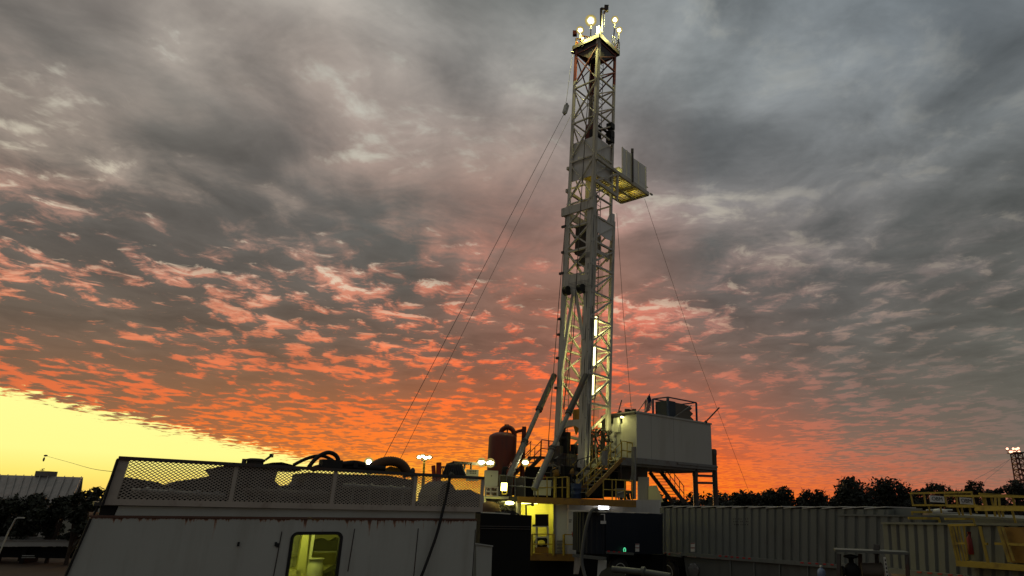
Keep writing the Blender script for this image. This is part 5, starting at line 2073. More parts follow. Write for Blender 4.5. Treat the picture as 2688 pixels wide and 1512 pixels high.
# portable light tower further off
lt = thing('light_tower', P(1111, 1338, 62).xy.to_3d(), 'portable light tower with four lit heads beyond the trailer', 'light tower')
m = MB()
a, b_ = P(1108, 1330, 62), P(1114, 1205, 62)
m.tube([V((a.x, a.y, 0)), a.lerp(b_, 0.6)], 0.14, 8)
m.tube([a.lerp(b_, 0.6), b_], 0.1, 8)
m.build('pole', yellow, lt)
m = MB()
m.tube([P(1093, 1203, 62), P(1136, 1201, 62)], 0.07, 6)
m.beam(P(1106, 1208, 62), P(1121, 1207, 62), 0.14)
m.build('cross_arm', steel, lt)
for (x, y) in ((1100, 1200), (1110, 1198), (1117, 1202), (1127, 1200.5)):
    m = MB()
    m.box(P(x, y - 2, 62), 0.42, 0.2, 0.2)
    o = m.build('lamp_head', steel, lt)
    m = MB()
    m.ball(P(x, y, 61.8), 0.12, 10, (1.3, 0.6, 0.75))
    m.build('lens', L_crown, o)
    m = MB()
    m.lathe(P(x, y, 61.9), [(0.1, 0), (0.24, 0), (0.24, -0.05), (0.1, -0.05)], 14, V((0, -1, 0)))
    m.build('halo_ring', L_rim, o)
m = MB()
m.box(V((a.x, a.y, 0.7)), 2.2, 1.4, 1.1)
m.build('trailer_body', yellow, lt)

# ------------------------------------------------------------------ far left: building, shed, low flatbed, light pole, whip with a wire
BD = Pl.px(-330, 1300, 66, 205, 1300, 60)
bl = thing('metal_roof_building', BD.at(60, 1330).xy.to_3d(), 'long building with ribbed metal roof behind the left hedge', 'building')
m = MB()
q_ = [BD.at(-330, 1318), BD.at(183, 1322), BD.at(213, 1256, 5), BD.at(-330, 1240, 5)]
m.prism(q_, BD.n * 0.2 + UP * 0.12)
e0, e1, t0, t1 = q_[0], q_[1], q_[3], q_[2]
for i in range(28):
    s = i / 27
    m.beam(e0.lerp(e1, s) + UP * 0.16, t0.lerp(t1, s) + UP * 0.16, 0.07, 0.09)
m.build('roof', roofm, bl)
m = MB()
m.prism([q_[3], q_[2], BD.at(205, 1322, 9), BD.at(-330, 1318, 9)], BD.n * 0.2)
m.build('rear_roof', roofm, bl)
m = MB()
p0, p1 = BD.at(-330, 1318, 0.3), BD.at(178, 1322, 0.3)
m.prism([V((p0.x, p0.y, 0)), V((p1.x, p1.y, 0)), V((p1.x, p1.y, p1.z - 0.1)), V((p0.x, p0.y, p0.z - 0.1))], BD.n * 8)
m.build('wall', shedm, bl)
m = MB()
a, b_ = BD.at(90, 1250, 5), BD.at(125, 1251, 5)
m.prism([a, b_, b_ + UP * 0.5, a + UP * 0.5], BD.n * 0.9)
m.build('roof_vent', roofm, bl)
m = MB()
a = BD.at(107, 1246, 5.2)
m.tube([a, a + UP * 0.55 + V((0.05, 0, 0))], 0.03, 6)
m.beam(a + UP * 0.42 - V((0.2, 0, 0)), a + UP * 0.40 + V((0.22, 0, 0)), 0.05)
m.beam(a + UP * 0.52 - V((0.05, 0, 0)), a + UP * 0.56 + V((0.22, 0, 0)), 0.06)
m.beam(a + UP * 0.25 - V((0.12, 0, 0)), a + UP * 0.27 + V((0.12, 0, 0)), 0.04)
m.build('roof_antenna', steel, bl)
SH = Pl.px(118, 1380, 47, 240, 1380, 48)
sh = thing('low_shed', SH.at(170, 1410).xy.to_3d(), 'low pale flat roofed shed left of the trailer', 'shed')
m = MB()
q_ = [SH.at(118, 1408), SH.at(250, 1409), SH.at(250, 1360), SH.at(134, 1360)]
m.prism([V((q_[0].x, q_[0].y, 0)), V((q_[1].x, q_[1].y, 0))] + q_[2:], SH.n * 3)
m.build('wall', shedm, sh)
m = MB()
SH.slab(m, [(131, 1361), (252, 1361), (252, 1357), (133, 1357)], 3.3, -0.1)
m.build('roof', steel, sh)
FB = Pl.px(-60, 1425, 40.5, 215, 1425, 41.5)
fb = thing('flatbed', FB.at(80, 1440).xy.to_3d(), 'long low flatbed with pale side rail at far left', 'flatbed')
m = MB()
FB.slab(m, [(-80, 1435), (205, 1434), (208, 1420), (-80, 1420)], 2.2)
m.build('deck', shedm, fb)
m = MB()
FB.slab(m, [(-80, 1416), (214, 1416), (214, 1409), (-80, 1409)], 0.15, 1.5)
FB.slab(m, [(-80, 1420), (212, 1420), (212, 1417), (-80, 1417)], 0.1, -0.06)
m.build('side_rail', gsteel, fb)
for x in (-40, 60, 195):
    m = MB()
    a = FB.at(x, 1435, 0.4)
    m.prism([V((a.x, a.y, 0)), V((a.x + 0.25, a.y, 0)), V((a.x + 0.25, a.y, a.z - 0.01)), V((a.x, a.y, a.z - 0.01))], FB.n * 1.5)
    m.build('support_leg', black, fb)
m = MB()
FB.slab(m, [(-80, 1462), (190, 1466), (200, 1436), (-80, 1436)], 0.1, 0.6)
m.build('shade_board', black, fb)  # black board stands in for the shadow below the flatbed
m = MB()
for i, (x0_, x1_, y) in enumerate(((58, 90, 1459), (57, 92, 1464))):
    m.tube([FB.at(x0_, y, -1.0), FB.at(x1_, y, -1.0)], 0.03, 6)
single(m, 'loose_pipes', gsteel, 'two short pale pipes lying before the flatbed', 'pipes')
lp_ = thing('lamp_post', P(21, 1408, 36).xy.to_3d(), 'thin pale lamp post with an arm before the left trees', 'lamp post')
m = MB()
a, b_, c_2 = P(21, 1398, 36), P(41, 1362, 36), P(50, 1359, 36)
m.tube([V((a.x - 0.3, a.y, 0)), a, b_, c_2], 0.035, 6)
m.build('pole', pale, lp_)
MB().box(c_2 + V((0.1, 0, 0)), 0.3, 0.12, 0.06).build('lamp_head', pale, lp_)
# whip antenna beside the trailer with a sagging wire
wp = thing('whip_antenna', P(274, 1340, 10.4), 'black whip rod at the trailer left end', 'antenna')
m = MB()
m.tube([TP.at(246, 1352, 0.12), TP.at(277, 1290, 0.12), TP.at(310, 1212, 0.12)], [0.014, 0.012, 0.02], 6)
m.build('rod', soot, wp)
m = MB()
m.tube(smooth_path([P(296, 1238, 10.2), P(240, 1230, 13), P(180, 1213, 17), P(125, 1198, 22), P(119, 1196, 22.2), P(116, 1205, 22.3)], 5), 0.004, 5)
m.ball(P(115, 1206, 22.3), 0.05, 8, (0.6, 0.6, 1.4))
m.ball(P(120, 1196, 22.2), 0.05, 8, (1.4, 0.6, 0.6))
single(m, 'sagging_wire', steel, 'hair thin wire with a bent dark end against the yellow sky', 'wire')

# ------------------------------------------------------------------ grey corrugated tanks on the right
def corrugated(mb, TL, TR, BL_, BR_, n, pitch=0.38, depth=0.06, pr=(0.60, 0.70, 0.90, 1.0)):
    """pressed steel wall between four corners; flat lands with narrower pans"""
    L = (BR_ - BL_).length
    us = [(0.0, 0.0)]
    x = 0.0
    while x < L:
        for f_, d_ in ((pr[0], 0), (pr[1], depth), (pr[2], depth), (pr[3], 0)):
            xx = x + f_ * pitch
            if xx < L:
                us.append((xx / L, d_))
        x += pitch
    us.append((1.0, us[-1][1]))
    vs, fs = [], []
    for u, d_ in us:
        vs += [BL_.lerp(BR_, u) + n * d_, TL.lerp(TR, u) + n * d_]
    for i in range(len(us) - 1):
        fs.append((2 * i, 2 * i + 2, 2 * i + 3, 2 * i + 1))
    mb.add(vs, fs)
    return mb


def wheel(parent, c, axis, r=0.5, w=0.28):
    m = MB()
    a = V(axis).normalized()
    m.lathe(c - a * w / 2, [(r * 0.62, 0), (r * 0.9, 0.0), (r, w * 0.18), (r, w * 0.82), (r * 0.9, w), (r * 0.62, w)], 28, a)
    o = m.build('wheel', soot, parent)
    m = MB()
    m.lathe(c + a * (w / 2 - 0.03), [(r * 0.6, -0.02), (r * 0.62, 0.035), (r * 0.56, 0.035), (r * 0.5, -0.03), (r * 0.45, -0.1), (r * 0.2, -0.1), (r * 0.18, -0.02), (0.01, -0.01)], 24, a)
    m.build('rim', pale, o)
    return o


T1 = Pl.px(1733, 1400, 34, 2194, 1400, 27)
t1 = thing('corrugated_tank', T1.at(1960, 1512).xy.to_3d(), 'longest grey corrugated tank, on wheels beside the blue tank', 'tank', 'corrugated tanks')
TL, TR, BL_, BR_ = T1.at(1733, 1333), T1.at(2330, 1337), T1.at(1733, 1448), T1.at(2330, 1493)
m = corrugated(MB(), TL, TR, BL_, BR_, T1.n)
m.prism([TL + T1.n * 0.062, BL_ + T1.n * 0.062, BR_ + T1.n * 0.062, TR + T1.n * 0.062], T1.n * 2.4)
m.prism([TL - T1.d * 0.0, BL_, BL_ - T1.d * 0.03, TL - T1.d * 0.03], T1.n * 2.4)
m.build('wall', tankg, t1)
m = MB()
for i in range(13):
    a, b_ = TL.lerp(TR, i / 13), TL.lerp(TR, (i + 0.94) / 13)
    m.prism([a + UP * 0.005 - T1.n * 0.05, b_ + UP * 0.07 - T1.n * 0.05, b_ + UP * 0.07 + T1.n * 2.4, a + UP * 0.005 + T1.n * 2.4], UP * 0.03)
m.build('roof', lidm, t1)
m = MB()
m.beam(T1.at(1722, 1450, -0.05), T1.at(1790, 1459, -0.05), 0.08, 0.14)
m.beam(T1.at(1790, 1454, -0.05), T1.at(2205, 1487, -0.05), 0.1, 0.15)
m.beam(T1.at(2196, 1487, -0.04), T1.at(2330, 1497, -0.04), 0.1, 0.15)
m.build('bottom_rail', tankg, t1)
tpm = bpy.data.materials.new('reflector_tape')
tpm.use_nodes = True
tpm.node_tree.nodes['Principled BSDF'].inputs['Base Color'].default_value = (0.42, 0.02, 0.02, 1)
def tapes(pl, parent, xs, y0, y1, w=7):
    f = lambda x: y0 + (y1 - y0) * (x - xs[0]) / max(1, (xs[-1] - xs[0]))
    for x in xs:
        m = MB()
        y = f(x)
        pl.slab(m, [(x - w / 2, y + 1.8), (x + w / 2, y + 2.3), (x + w / 2, y - 1.4), (x - w / 2, y - 1.9)], 0.008, -0.112)
        m.build('reflector_tape', tpm, parent)
tapes(T1, t1, [1735, 1746, 1757], 1450.5, 1454, 4)
tapes(T1, t1, [1890, 1906, 1921, 1936, 1952, 1967], 1459, 1466, 7)
tapes(T1, t1, [2105, 2125, 2144, 2164, 2184], 1477, 1482, 8)
m = MB()
q_ = [T1.at(1795, 1461, 0.03), T1.at(2205, 1492, 0.03), T1.at(2205, 1560, 0.03), T1.at(1815, 1560, 0.03), T1.at(1800, 1500, 0.03)]
m.prism(q_, T1.n * 0.06)
m.build('skirt', tankd, t1)
for x in (1917, 1979, 2046, 2120):
    MB().beam(T1.at(x, 1464 + (x - 1917) * 0.078, -0.01), T1.at(x + 2, 1560, -0.01), 0.05).build('skirt_rib', tankg, t1)
m = MB()
T1.slab(m, [(1720, 1560), (1800, 1560), (1800, 1460), (1720, 1452)], 0.1, 1.2)
m.build('under_frame', black, t1)
wheel(t1, T1.at(1757, 1503, 0.25), -T1.n, 0.55)
wheel(t1, T1.at(1757, 1503, 0.6), -T1.n, 0.55)
m = MB()
T1.slab(m, [(1729, 1560), (1735, 1560), (1735, 1462), (1729, 1462)], 0.05, -0.05)
m.build('mud_flap_post', tankg, t1)
def notice(pl, x0, x1, y0, y1, off, parent, rows):
    m = MB()
    pl.slab(m, [(x0, y1), (x1, y1), (x1, y0), (x0, y0)], 0.006, off)
    o = m.build('warning_label', signw, parent)
    for (ya, yb_, mt_) in rows:
        m = MB()
        pl.slab(m, [(x0 + 0.3, yb_), (x1 - 0.3, yb_), (x1 - 0.3, ya), (x0 + 0.3, ya)], 0.004, off - 0.005)
        m.build('label_stripe', mt_, o)
    return o
notice(T1, 1813, 1824, 1425, 1448, -0.008, t1, [(1425.5, 1427.5, redp), (1437, 1439.5, redp)])
# stencilled rows on the wall, too worn to read
m = MB()
for (y, xs) in ((1362, (1924, 1929, 1938, 1944, 1956, 1961)), (1369, (1925, 1930, 1933, 1943, 1947, 1958, 1962)), (1377, (1927, 1931, 1934, 1937, 1944, 1949, 1955, 1961))):
    for x in xs:
        T1.slab(m, [(x, y + 1.6), (x + 2.2, y + 1.6), (x + 2.0, y + rr.uniform(-1.6, 0.4)), (x + 0.4, y - 1.6)], 0.004, -0.006)
m.build('worn_stencil', blackt, t1)
m = MB()
for k in range(8):
    a = 2 * math.pi * k / 8
    m.lathe(T1.at(1822, 1497, -0.02) + V((math.cos(a) * 0.0, 0, 0)) + T1.d * 0.27 * math.cos(a) + UP * 0.27 * math.sin(a), [(0.03, 0), (0.03, 0.05)], 6, -T1.n)
m.lathe(T1.at(1822, 1497, 0.0), [(0.3, 0), (0.3, 0.05), (0.24, 0.07), (0.01, 0.09)], 20, -T1.n)
m.build('hatch_cover', gsteel, t1)

p2 = P(2200, 1353, 25)
T2 = Pl((p2.x, p2.y), (p2.x + T1.d.x * 8, p2.y + T1.d.y * 8))
t2 = thing('corrugated_tank', T2.at(2270, 1512).xy.to_3d(), 'middle grey corrugated tank, its low top just showing the WBM board', 'tank', 'corrugated tanks')
TL, TR, BL_, BR_ = T2.at(2200, 1354), T2.at(2420, 1357), T2.at(2200, 1482), T2.at(2420, 1508)
m = corrugated(MB(), TL, TR, BL_, BR_, T2.n)
m.prism([TL + T2.n * 0.062, BL_ + T2.n * 0.062, BR_ + T2.n * 0.062, TR + T2.n * 0.062], T2.n * 2.2)
m.build('wall', tankg, t2)
m = MB()
m.prism([TL + UP * 0.004 - T2.n * 0.04, TR + UP * 0.004 - T2.n * 0.04, TR + UP * 0.004 + T2.n * 2.2, TL + UP * 0.004 + T2.n * 2.2], UP * 0.05)
m.build('roof', tankg, t2)
m = MB()
T2.slab(m, [(2200, 1353), (2420, 1356), (2420, 1334), (2200, 1334)], 0.06, 2.3)
m.build('upper_wall', tankg, t2)
m = MB()
m.beam(T2.at(2200, 1484, -0.05), T2.at(2330, 1497, -0.05), 0.1, 0.14)
m.build('bottom_rail', tankg, t2)

p3, p3b = P(2317, 1376, 20), P(2497, 1379, 17.0)
T3 = Pl((p3.x, p3.y), (p3b.x, p3b.y))
t3 = thing('corrugated_tank', T3.at(2420, 1512).xy.to_3d(), 'nearest grey corrugated tank beside the yellow stair cage', 'tank', 'corrugated tanks')
TL, TR, BL_, BR_ = T3.at(2317, 1376), T3.at(2700, 1381), T3.at(2325, 1488), T3.at(2700, 1528)
m = corrugated(MB(), TL, TR, BL_, BR_, T3.n, 0.40)
m.prism([TL + T3.n * 0.062, BL_ + T3.n * 0.062, BR_ + T3.n * 0.062, TR + T3.n * 0.062], T3.n * 2.2)
m.build('wall', tankg, t3)
m = MB()
m.prism([TL + UP * 0.004 - T3.n * 0.05, TR + UP * 0.004 - T3.n * 0.05, TR + UP * 0.004 + T3.n * 2.2, TL + UP * 0.004 + T3.n * 2.2], UP * 0.05)
m.build('roof', tankg, t3)
m = MB()
m.beam(T3.at(2330, 1497, -0.05), T3.at(2560, 1520, -0.05), 0.1, 0.13)
m.build('bottom_rail', tankg, t3)
tapes(T3, t3, [2413, 2440, 2467, 2494, 2520], 1502, 1511, 12)
# roofs and upper walls of the tank row behind
p4 = P(2440, 1348, 24)
T4 = Pl((p4.x, p4.y), (p4.x + T3.d.x, p4.y + T3.d.y))
t4 = thing('open_tank', T4.at(2560, 1375).xy.to_3d(), 'grey tank with its lit roof showing behind the yellow rails', 'tank')
a, b_ = T4.at(2440, 1352), T4.at(2760, 1372)
m = MB()
m.prism([V((a.x, a.y, a.z)), b_, b_ + T4.n * 3, a + T4.n * 3], UP * 0.06)
m.build('roof', tankg, t4)
m = MB()
m.prism([V((a.x, a.y, 1)), V((b_.x, b_.y, 1)), b_ - UP * .002, a - UP * .002], T4.n * 2.8)
m.build('wall', tankd, t4)
m = MB()
T4.slab(m, [(2492, 1374), (2555, 1374), (2555, 1371), (2490, 1371)], 0.06, -0.03)
m.build('slot', black, t4)
m = MB()
a0, b0_ = T4.at(2320, 1338, 2.5), T4.at(2440, 1345, 2.5)
m.prism([V((a0.x, a0.y, 1)), V((b0_.x, b0_.y, 1)), b0_, a0], T4.n * 2)
single(m, 'box_tank', tankd, 'plain dark box tank behind the WBM board', 'tank')
# roof fittings on the far tanks
for i, (x, y) in enumerate(((2382, 1338), (2466, 1340))):
    m = MB()
    p = P(x, y, 27)
    m.lathe(p - UP * 0.04, [(0.28, 0), (0.28, 0.05), (0.18, 0.09), (0.05, 0.11)], 16)
    m.tube([p - V((0.5, 0, 0)), p + V((0.5, 0, 0.02))], 0.035, 6)
    single(m, 'tank_hatch', pale, ('left' if i == 0 else 'right') + ' pale round hatch on a far tank roof under the rails', 'hatch', 'hatches on the tank roofs')

# yellow railings with boards on the tank tops
def prail(name, lines, posts, Yf, label, r=0.032, group='yellow rails on the tanks', mtl=yellow):
    x0 = min(l[0] for l in lines)
    t = thing(name, P(x0, lines[0][1], Yf(x0)), label, 'railing', group)
    for (xa, ya, xb, yb_) in lines:
        MB().beam(P(xa, ya, Yf(xa)), P(xb, yb_, Yf(xb)), r * 1.7, r * 2.0).build('rail', mtl, t)
    for (xa, ya, xb, yb_) in posts:
        MB().beam(P(xa, ya, Yf(xa)), P(xb, yb_, Yf(xa)), r * 1.7).build('post', mtl, t)
    return t


ra_ = prail('walkway_rail', [(2390, 1295, 2552, 1292), (2395, 1326, 2566, 1327)], [(2390, 1294, 2397, 1328), (2425, 1295, 2430, 1327), (2437, 1327, 2444, 1352), (2468, 1327, 2472, 1350), (2550, 1292, 2564, 1347)],
            lambda x: 26 - (x - 2390) * 0.012, 'rearmost yellow walkway rail carrying the first OBM board')
rb_ = prail('walkway_rail', [(2480, 1301, 2700, 1304), (2485, 1329, 2700, 1331)], [(2480, 1300, 2486, 1330), (2510, 1302, 2514, 1330), (2512, 1330, 2519, 1352), (2524, 1330, 2528, 1353), (2545, 1330, 2549, 1352), (2578, 1299, 2585, 1330), (2584, 1302, 2590, 1330), (2601, 1304, 2608, 1330), (2658, 1304, 2664, 1330), (2570, 1296, 2700, 1304)],
            lambda x: 22 - (x - 2480) * 0.012, 'middle yellow walkway rail carrying the second OBM board')
rc_ = prail('walkway_rail', [(2560, 1338, 2700, 1338), (2562, 1332, 2700, 1334)], [(2587, 1337, 2591, 1357), (2610, 1337, 2613, 1356), (2620, 1338, 2625, 1357), (2630, 1338, 2634, 1357), (2656, 1338, 2668, 1378), (2612, 1303, 2614, 1330), (2622, 1303, 2624, 1330)],
            lambda x: 19.5 - (x - 2560) * 0.012, 'nearest yellow walkway rail above the stair cage, without a board')
prail('tank_kerb', [(2300, 1341, 2354, 1341)], [(2353, 1341, 2356, 1352), (2300, 1341, 2302, 1350)], lambda x: 26.5, 'short yellow rail over the WBM board', 0.03)
prail('tank_kerb', [(2392, 1344, 2446, 1344)], [(2394, 1344, 2396, 1357), (2445, 1344, 2449, 1358)], lambda x: 25.0, 'short yellow rail between the WBM and OBM boards', 0.035)
prail('tank_kerb', [(2384, 1360, 2465, 1361)], [(2464, 1361, 2469, 1376)], lambda x: 21.0, 'short yellow rail low over the nearest tank left end', 0.035)
prail('tank_kerb', [(2480, 1362, 2556, 1362)], [(2555, 1362, 2559, 1376)], lambda x: 19.5, 'dull yellow rail over the black slot', 0.03)
for (x, y, Y, s, w, hh_, lb) in ((2460, 1310, 24.9, 'OBM', 38, 17, 'white OBM board on the rearmost yellow rail'),
                                (2537, 1315, 21.1, 'OBM', 34, 17, 'white OBM board on the middle yellow rail, edge hidden by a post'),
                                (2330, 1350, 26.2, 'WBM', 34, 12, 'grey WBM board low behind the tank tops')):
    c0_ = P(x, y, Y)
    wx, hz = P(x + w / 2, y, Y).x - P(x - w / 2, y, Y).x, P(x, y - hh_ / 2, Y).z - P(x, y + hh_ / 2, Y).z
    exx, ezz = (P(x + 10, y + 0.6, Y) - P(x - 10, y - 0.6, Y)).normalized(), (P(x - 2, y - 10, Y) - P(x, y + 2, Y)).normalized()
    ezz = UP
    t = thing('sign_board', c0_, lb, 'sign')
    m = MB()
    m.prism([c0_ - exx * wx / 2 - ezz * hz / 2, c0_ + exx * wx / 2 - ezz * hz / 2, c0_ + exx * wx / 2 + ezz * hz / 2, c0_ - exx * wx / 2 + ezz * hz / 2], V((0, 0.012, 0)))
    m.build('board', signw if s == 'OBM' else tankg, t)
    letter(s, hz * (0.82 if s == 'OBM' else 1.0), c0_ - V((0, 0.006, 0)), exx, ezz, blackt, t)

# yellow stair cage at the right edge
CG = Pl.px(2492, 1430, 16.6, 2688, 1430, 14.6)
cg = thing('stair_cage', CG.at(2590, 1485), 'yellow caged stair platform hung on the nearest tank', 'platform')
for (xa, ya, xb, yb_, w) in ((2493, 1379, 2514, 1478, 0.07), (2500, 1380, 2521, 1478, 0.05), (2508, 1380, 2530, 1476, 0.06), (2516, 1380, 2537, 1474, 0.05), (2530, 1380, 2540, 1470, 0.05), (2572, 1382, 2594, 1478, 0.08),
                             (2622, 1382, 2650, 1476, 0.09), (2632, 1384, 2662, 1474, 0.06)):
    MB().beam(CG.at(xa, ya), CG.at(xb, yb_), w * 0.75).build('post', yellow, cg)
for (xa, ya, xb, yb_) in ((2510, 1427, 2536, 1426), (2582, 1427, 2592, 1428), (2613, 1427, 2634, 1428), (2648, 1428, 2700, 1431), (2490, 1379, 2560, 1377)):
    MB().beam(CG.at(xa, ya), CG.at(xb, yb_), 0.05).build('rail', yellow, cg)
m = MB()
CG.slab(m, [(2648, 1476), (2710, 1480), (2710, 1384), (2630, 1384)], 0.04, 0.12)
m.build('side_panel', ochre, cg)
m = MB()
a, b_ = CG.at(2512, 1479), CG.at(2705, 1492)
m.prism([a, b_, b_ + CG.n * 0.9 + UP * 0.02, a + CG.n * 0.9 + UP * 0.02], UP * 0.05)
m.beam(a, b_, 0.06, 0.12)
m.build('platform', yellow, cg)
m = MB()
CG.slab(m, [(2652, 1496), (2700, 1499), (2700, 1488), (2650, 1486)], 0.3, 0.05)
m.build('bracket', yellow, cg)
m = MB()
m.beam(CG.at(2545, 1505, 0.6), CG.at(2575, 1490, 0.6), 0.05)
m.beam(CG.at(2655, 1512, 0.2), CG.at(2653, 1497, 0.2), 0.05)
m.build('prop', gsteel, cg)
m = MB()
p = CG.at(2548, 1425, 0.35)
m.lathe(p, [(0.07, -0.25), (0.08, -0.22), (0.08, 0.1), (0.03, 0.16), (0.03, 0.2)], 14)
m.box(p + UP * 0.22, 0.08, 0.04, 0.04)
single(m, 'fire_extinguisher', redp, 'dark red fire extinguisher hanging inside the yellow cage', 'extinguisher')

# table, valve, drum and pipe marker in front of the tanks
TBp = Pl.px(2196, 1470, 17.5, 2390, 1470, 17.0)
tb = thing('pump_bench', TBp.at(2290, 1512), 'dark steel bench with pump gear in front of the tanks', 'bench')
m = MB()
a, b_ = TBp.at(2193, 1449), TBp.at(2388, 1457)
m.prism([a, b_, b_ + TBp.n * 0.8, a + TBp.n * 0.8], UP * 0.06)
m.build('bench_top', tankd, tb)
for x, o_ in ((2202, 0.05), (2384, 0.05), (2258, 0.7), (2305, 0.7)):
    m = MB()
    m.beam(TBp.at(x, 1530, o_), TBp.at(x - (0 if x < 2300 else 4), 1454, o_), 0.08)
    m.build('leg', steel, tb)
m = MB()
m.beam(TBp.at(2300, 1456, 0.3), TBp.at(2302, 1430, 0.3), 0.12)
m.build('stub_post', steel, tb)
m = MB()
c0_ = TBp.at(2237, 1500, 0.2)
m.ball(c0_, 0.19, 16, (1, 1, 1.1))
m.lathe(c0_ + UP * 0.17, [(0.06, 0), (0.06, 0.12), (0.17, 0.15), (0.17, 0.19), (0.04, 0.22)], 16)
m.lathe(c0_ - tx * 0.0 + V((-0.26, 0, 0)), [(0.12, 0), (0.12, 0.05)], 14, V((1, 0, 0)))
single(m, 'gate_valve', black, 'black round gate valve under the steel bench', 'valve')
m = MB()
m.tube([TBp.at(2262, 1496, 0.45), TBp.at(2318, 1496, 0.45)], 0.16, 18)
m.tube([TBp.at(2264, 1496, 0.45), TBp.at(2267, 1496, 0.45)], 0.175, 18)
m.tube([TBp.at(2312, 1496, 0.45), TBp.at(2315, 1496, 0.45)], 0.175, 18)
single(m, 'pump_cylinder', tarp, 'brown cylinder lying under the steel bench', 'cylinder')
mk = TBp.at(2322, 1462, -0.25)
mk2 = TBp.at(2332, 1535, -0.25)
t = thing('marked_pole', mk2, 'white pole with black marks leaning before the bench', 'pole')
m = MB()
m.beam(mk, mk2, 0.055, 0.02)
m.build('pole', pale, t)
for i in range(6):
    p = mk.lerp(mk2, 0.12 + i * 0.14) - V((0, 0.018, 0))
    m = MB()
    m.box(p, 0.03, 0.008, 0.045)
    m.build('mark', blackt, t)
bt_ = T1.at(2156, 1500, -0.9)
wb = thing('water_jug', bt_ - UP * 0.3, 'clear blue water jug standing before the tank skirt', 'jug')
jm = bpy.data.materials.new('jug_plastic')
jm.use_nodes = True
jb = jm.node_tree.nodes['Principled BSDF']
jb.inputs['Base Color'].default_value = (0.25, 0.33, 0.5, 1)
jb.inputs['Roughness'].default_value = 0.15
jb.inputs['Transmission Weight'].default_value = 0.3
m = MB()
m.lathe(bt_ - UP * 0.35, [(0.13, 0), (0.15, 0.02), (0.15, 0.14), (0.14, 0.16), (0.15, 0.18), (0.15, 0.34), (0.12, 0.42), (0.05, 0.46), (0.045, 0.5)], 20)
m.build('body', jm, wb)
m = MB()
m.lathe(bt_ + UP * 0.15, [(0.05, 0), (0.05, 0.05), (0.03, 0.06)], 12)
m.build('cap', pale, wb)

# ------------------------------------------------------------------ dark blue tank trailer
NB = Pl.px(1592, 1420, 29.5, 1735, 1420, 31.5)
nb = thing('tank_trailer', NB.at(1620, 1512).xy.to_3d(), 'dark navy tank trailer with a hose over its rounded end', 'trailer')
m = MB()
q0 = [NB.at(1590, 1346), NB.at(1740, 1348), NB.at(1740, 1455), NB.at(1590, 1452)]
m.prism(q0, NB.n * 2.2)
m.build('side', navy, nb)
# rounded end, corrugated vertically
m = MB()
c1 = NB.at(1590, 1346)
c2 = P(1516, 1345, 30.6)
prof = []
N_ = 26
for i in range(N_ + 1):
    s = i / N_
    p = V((c1.x, c1.y, 0)).lerp(V((c2.x, c2.y, 0)), s)
    bulge = 0.22 * math.sin(math.pi * min(1, s * 1.0)) + (0.05 if i % 4 < 2 else 0.0)
    d_ = (c2 - c1)
    nn = V((d_.y, -d_.x, 0)).normalized()
    if nn.y > 0:
        nn = -nn
    prof.append(p + nn * bulge)
zt1, zb1 = c1.z, NB.at(1590, 1455).z
vs, fs = [], []
for p in prof:
    vs += [V((p.x, p.y, zb1)), V((p.x, p.y, zt1))]
for i in range(N_):
    fs.append((2 * i, 2 * i + 2, 2 * i + 3, 2 * i + 1))
m.add(vs, fs)
m.add([V((p.x, p.y, zt1)) for p in prof] + [V((c2.x + .4, c2.y + 1.5, zt1)), V((c1.x + .5, c1.y + 1.8, zt1))], [tuple(range(N_ + 3))])
m.prism([V((c2.x, c2.y + 0.02, zb1)), V((c2.x + 0.5, c2.y + 1.6, zb1)), V((c2.x + 0.5, c2.y + 1.6, zt1)), V((c2.x, c2.y + 0.02, zt1))], V((-0.03, 0, 0)))
m.build('end_wall', navy, nb)
m = MB()
for i in range(5):
    a, b_ = NB.at(1560 + i * 36, 1343.5 + i * 1.0, 0.0), NB.at(1592 + i * 36, 1346 + i * 0.9, 0.0)
    m.prism([a, b_, b_ + NB.n * 1.6, a + NB.n * 1.6], UP * 0.03)
m.build('roof_lid', lidm, nb)
m = MB()
m.beam(NB.at(1592, 1450, -0.05), NB.at(1662, 1454, -0.05), 0.1, 0.1)
m.beam(P(1504, 1458, 29.6), P(1591, 1467, 29.0), 0.1, 0.12)
m.build('bottom_rail', tankd, nb)
m = MB()
m.prism([P(1512, 1457, 30.2), P(1596, 1462, 29.4), P(1596, 1452, 29.4), P(1512, 1448, 30.2)], V((0.3, 1.6, 0)))
m.prism([P(1600, 1512, 30.6), P(1740, 1512, 32.4), P(1740, 1456, 32.4), P(1600, 1452, 30.6)], V((0.3, 1.0, 0)))
m.build('chassis', black, nb)
m = MB()
m.prism([P(1505, 1507, 29.7), P(1518, 1507, 29.7), P(1527, 1464, 29.7), P(1508, 1463, 29.7)], V((0.02, 0.1, 0)))
m.build('landing_leg', cream, nb)
m = MB()
m.prism([P(1567, 1516, 29.3), P(1590, 1508, 29.3), P(1592, 1472, 29.3), P(1570, 1471, 29.3)], V((0.02, 0.1, 0)))
m.build('landing_leg', pale, nb)
wheel(nb, NB.at(1622, 1500, 0.3), -NB.n, 0.55)
m = MB()
NB.slab(m, [(1577, 1375), (1591, 1375), (1591, 1367), (1577, 1367)], 0.01, -0.22)
NB.slab(m, [(1577, 1351), (1588, 1351), (1588, 1349), (1577, 1349)], 0.01, -0.22)
NB.slab(m, [(1586, 1367), (1588.5, 1367), (1588.5, 1351), (1586, 1351)], 0.01, -0.22)
m.build('placard', signw, nb)
notice(NB, 1668, 1678, 1427, 1448, -0.008, nb, [(1427.5, 1429.5, redp), (1437, 1439, redp)])
tapes(NB, nb, [1598, 1612, 1626, 1640], 1447, 1450, 6)
m = MB()
gc = NB.at(1639.5, 1444, -0.09)
for k in range(20):
    pass
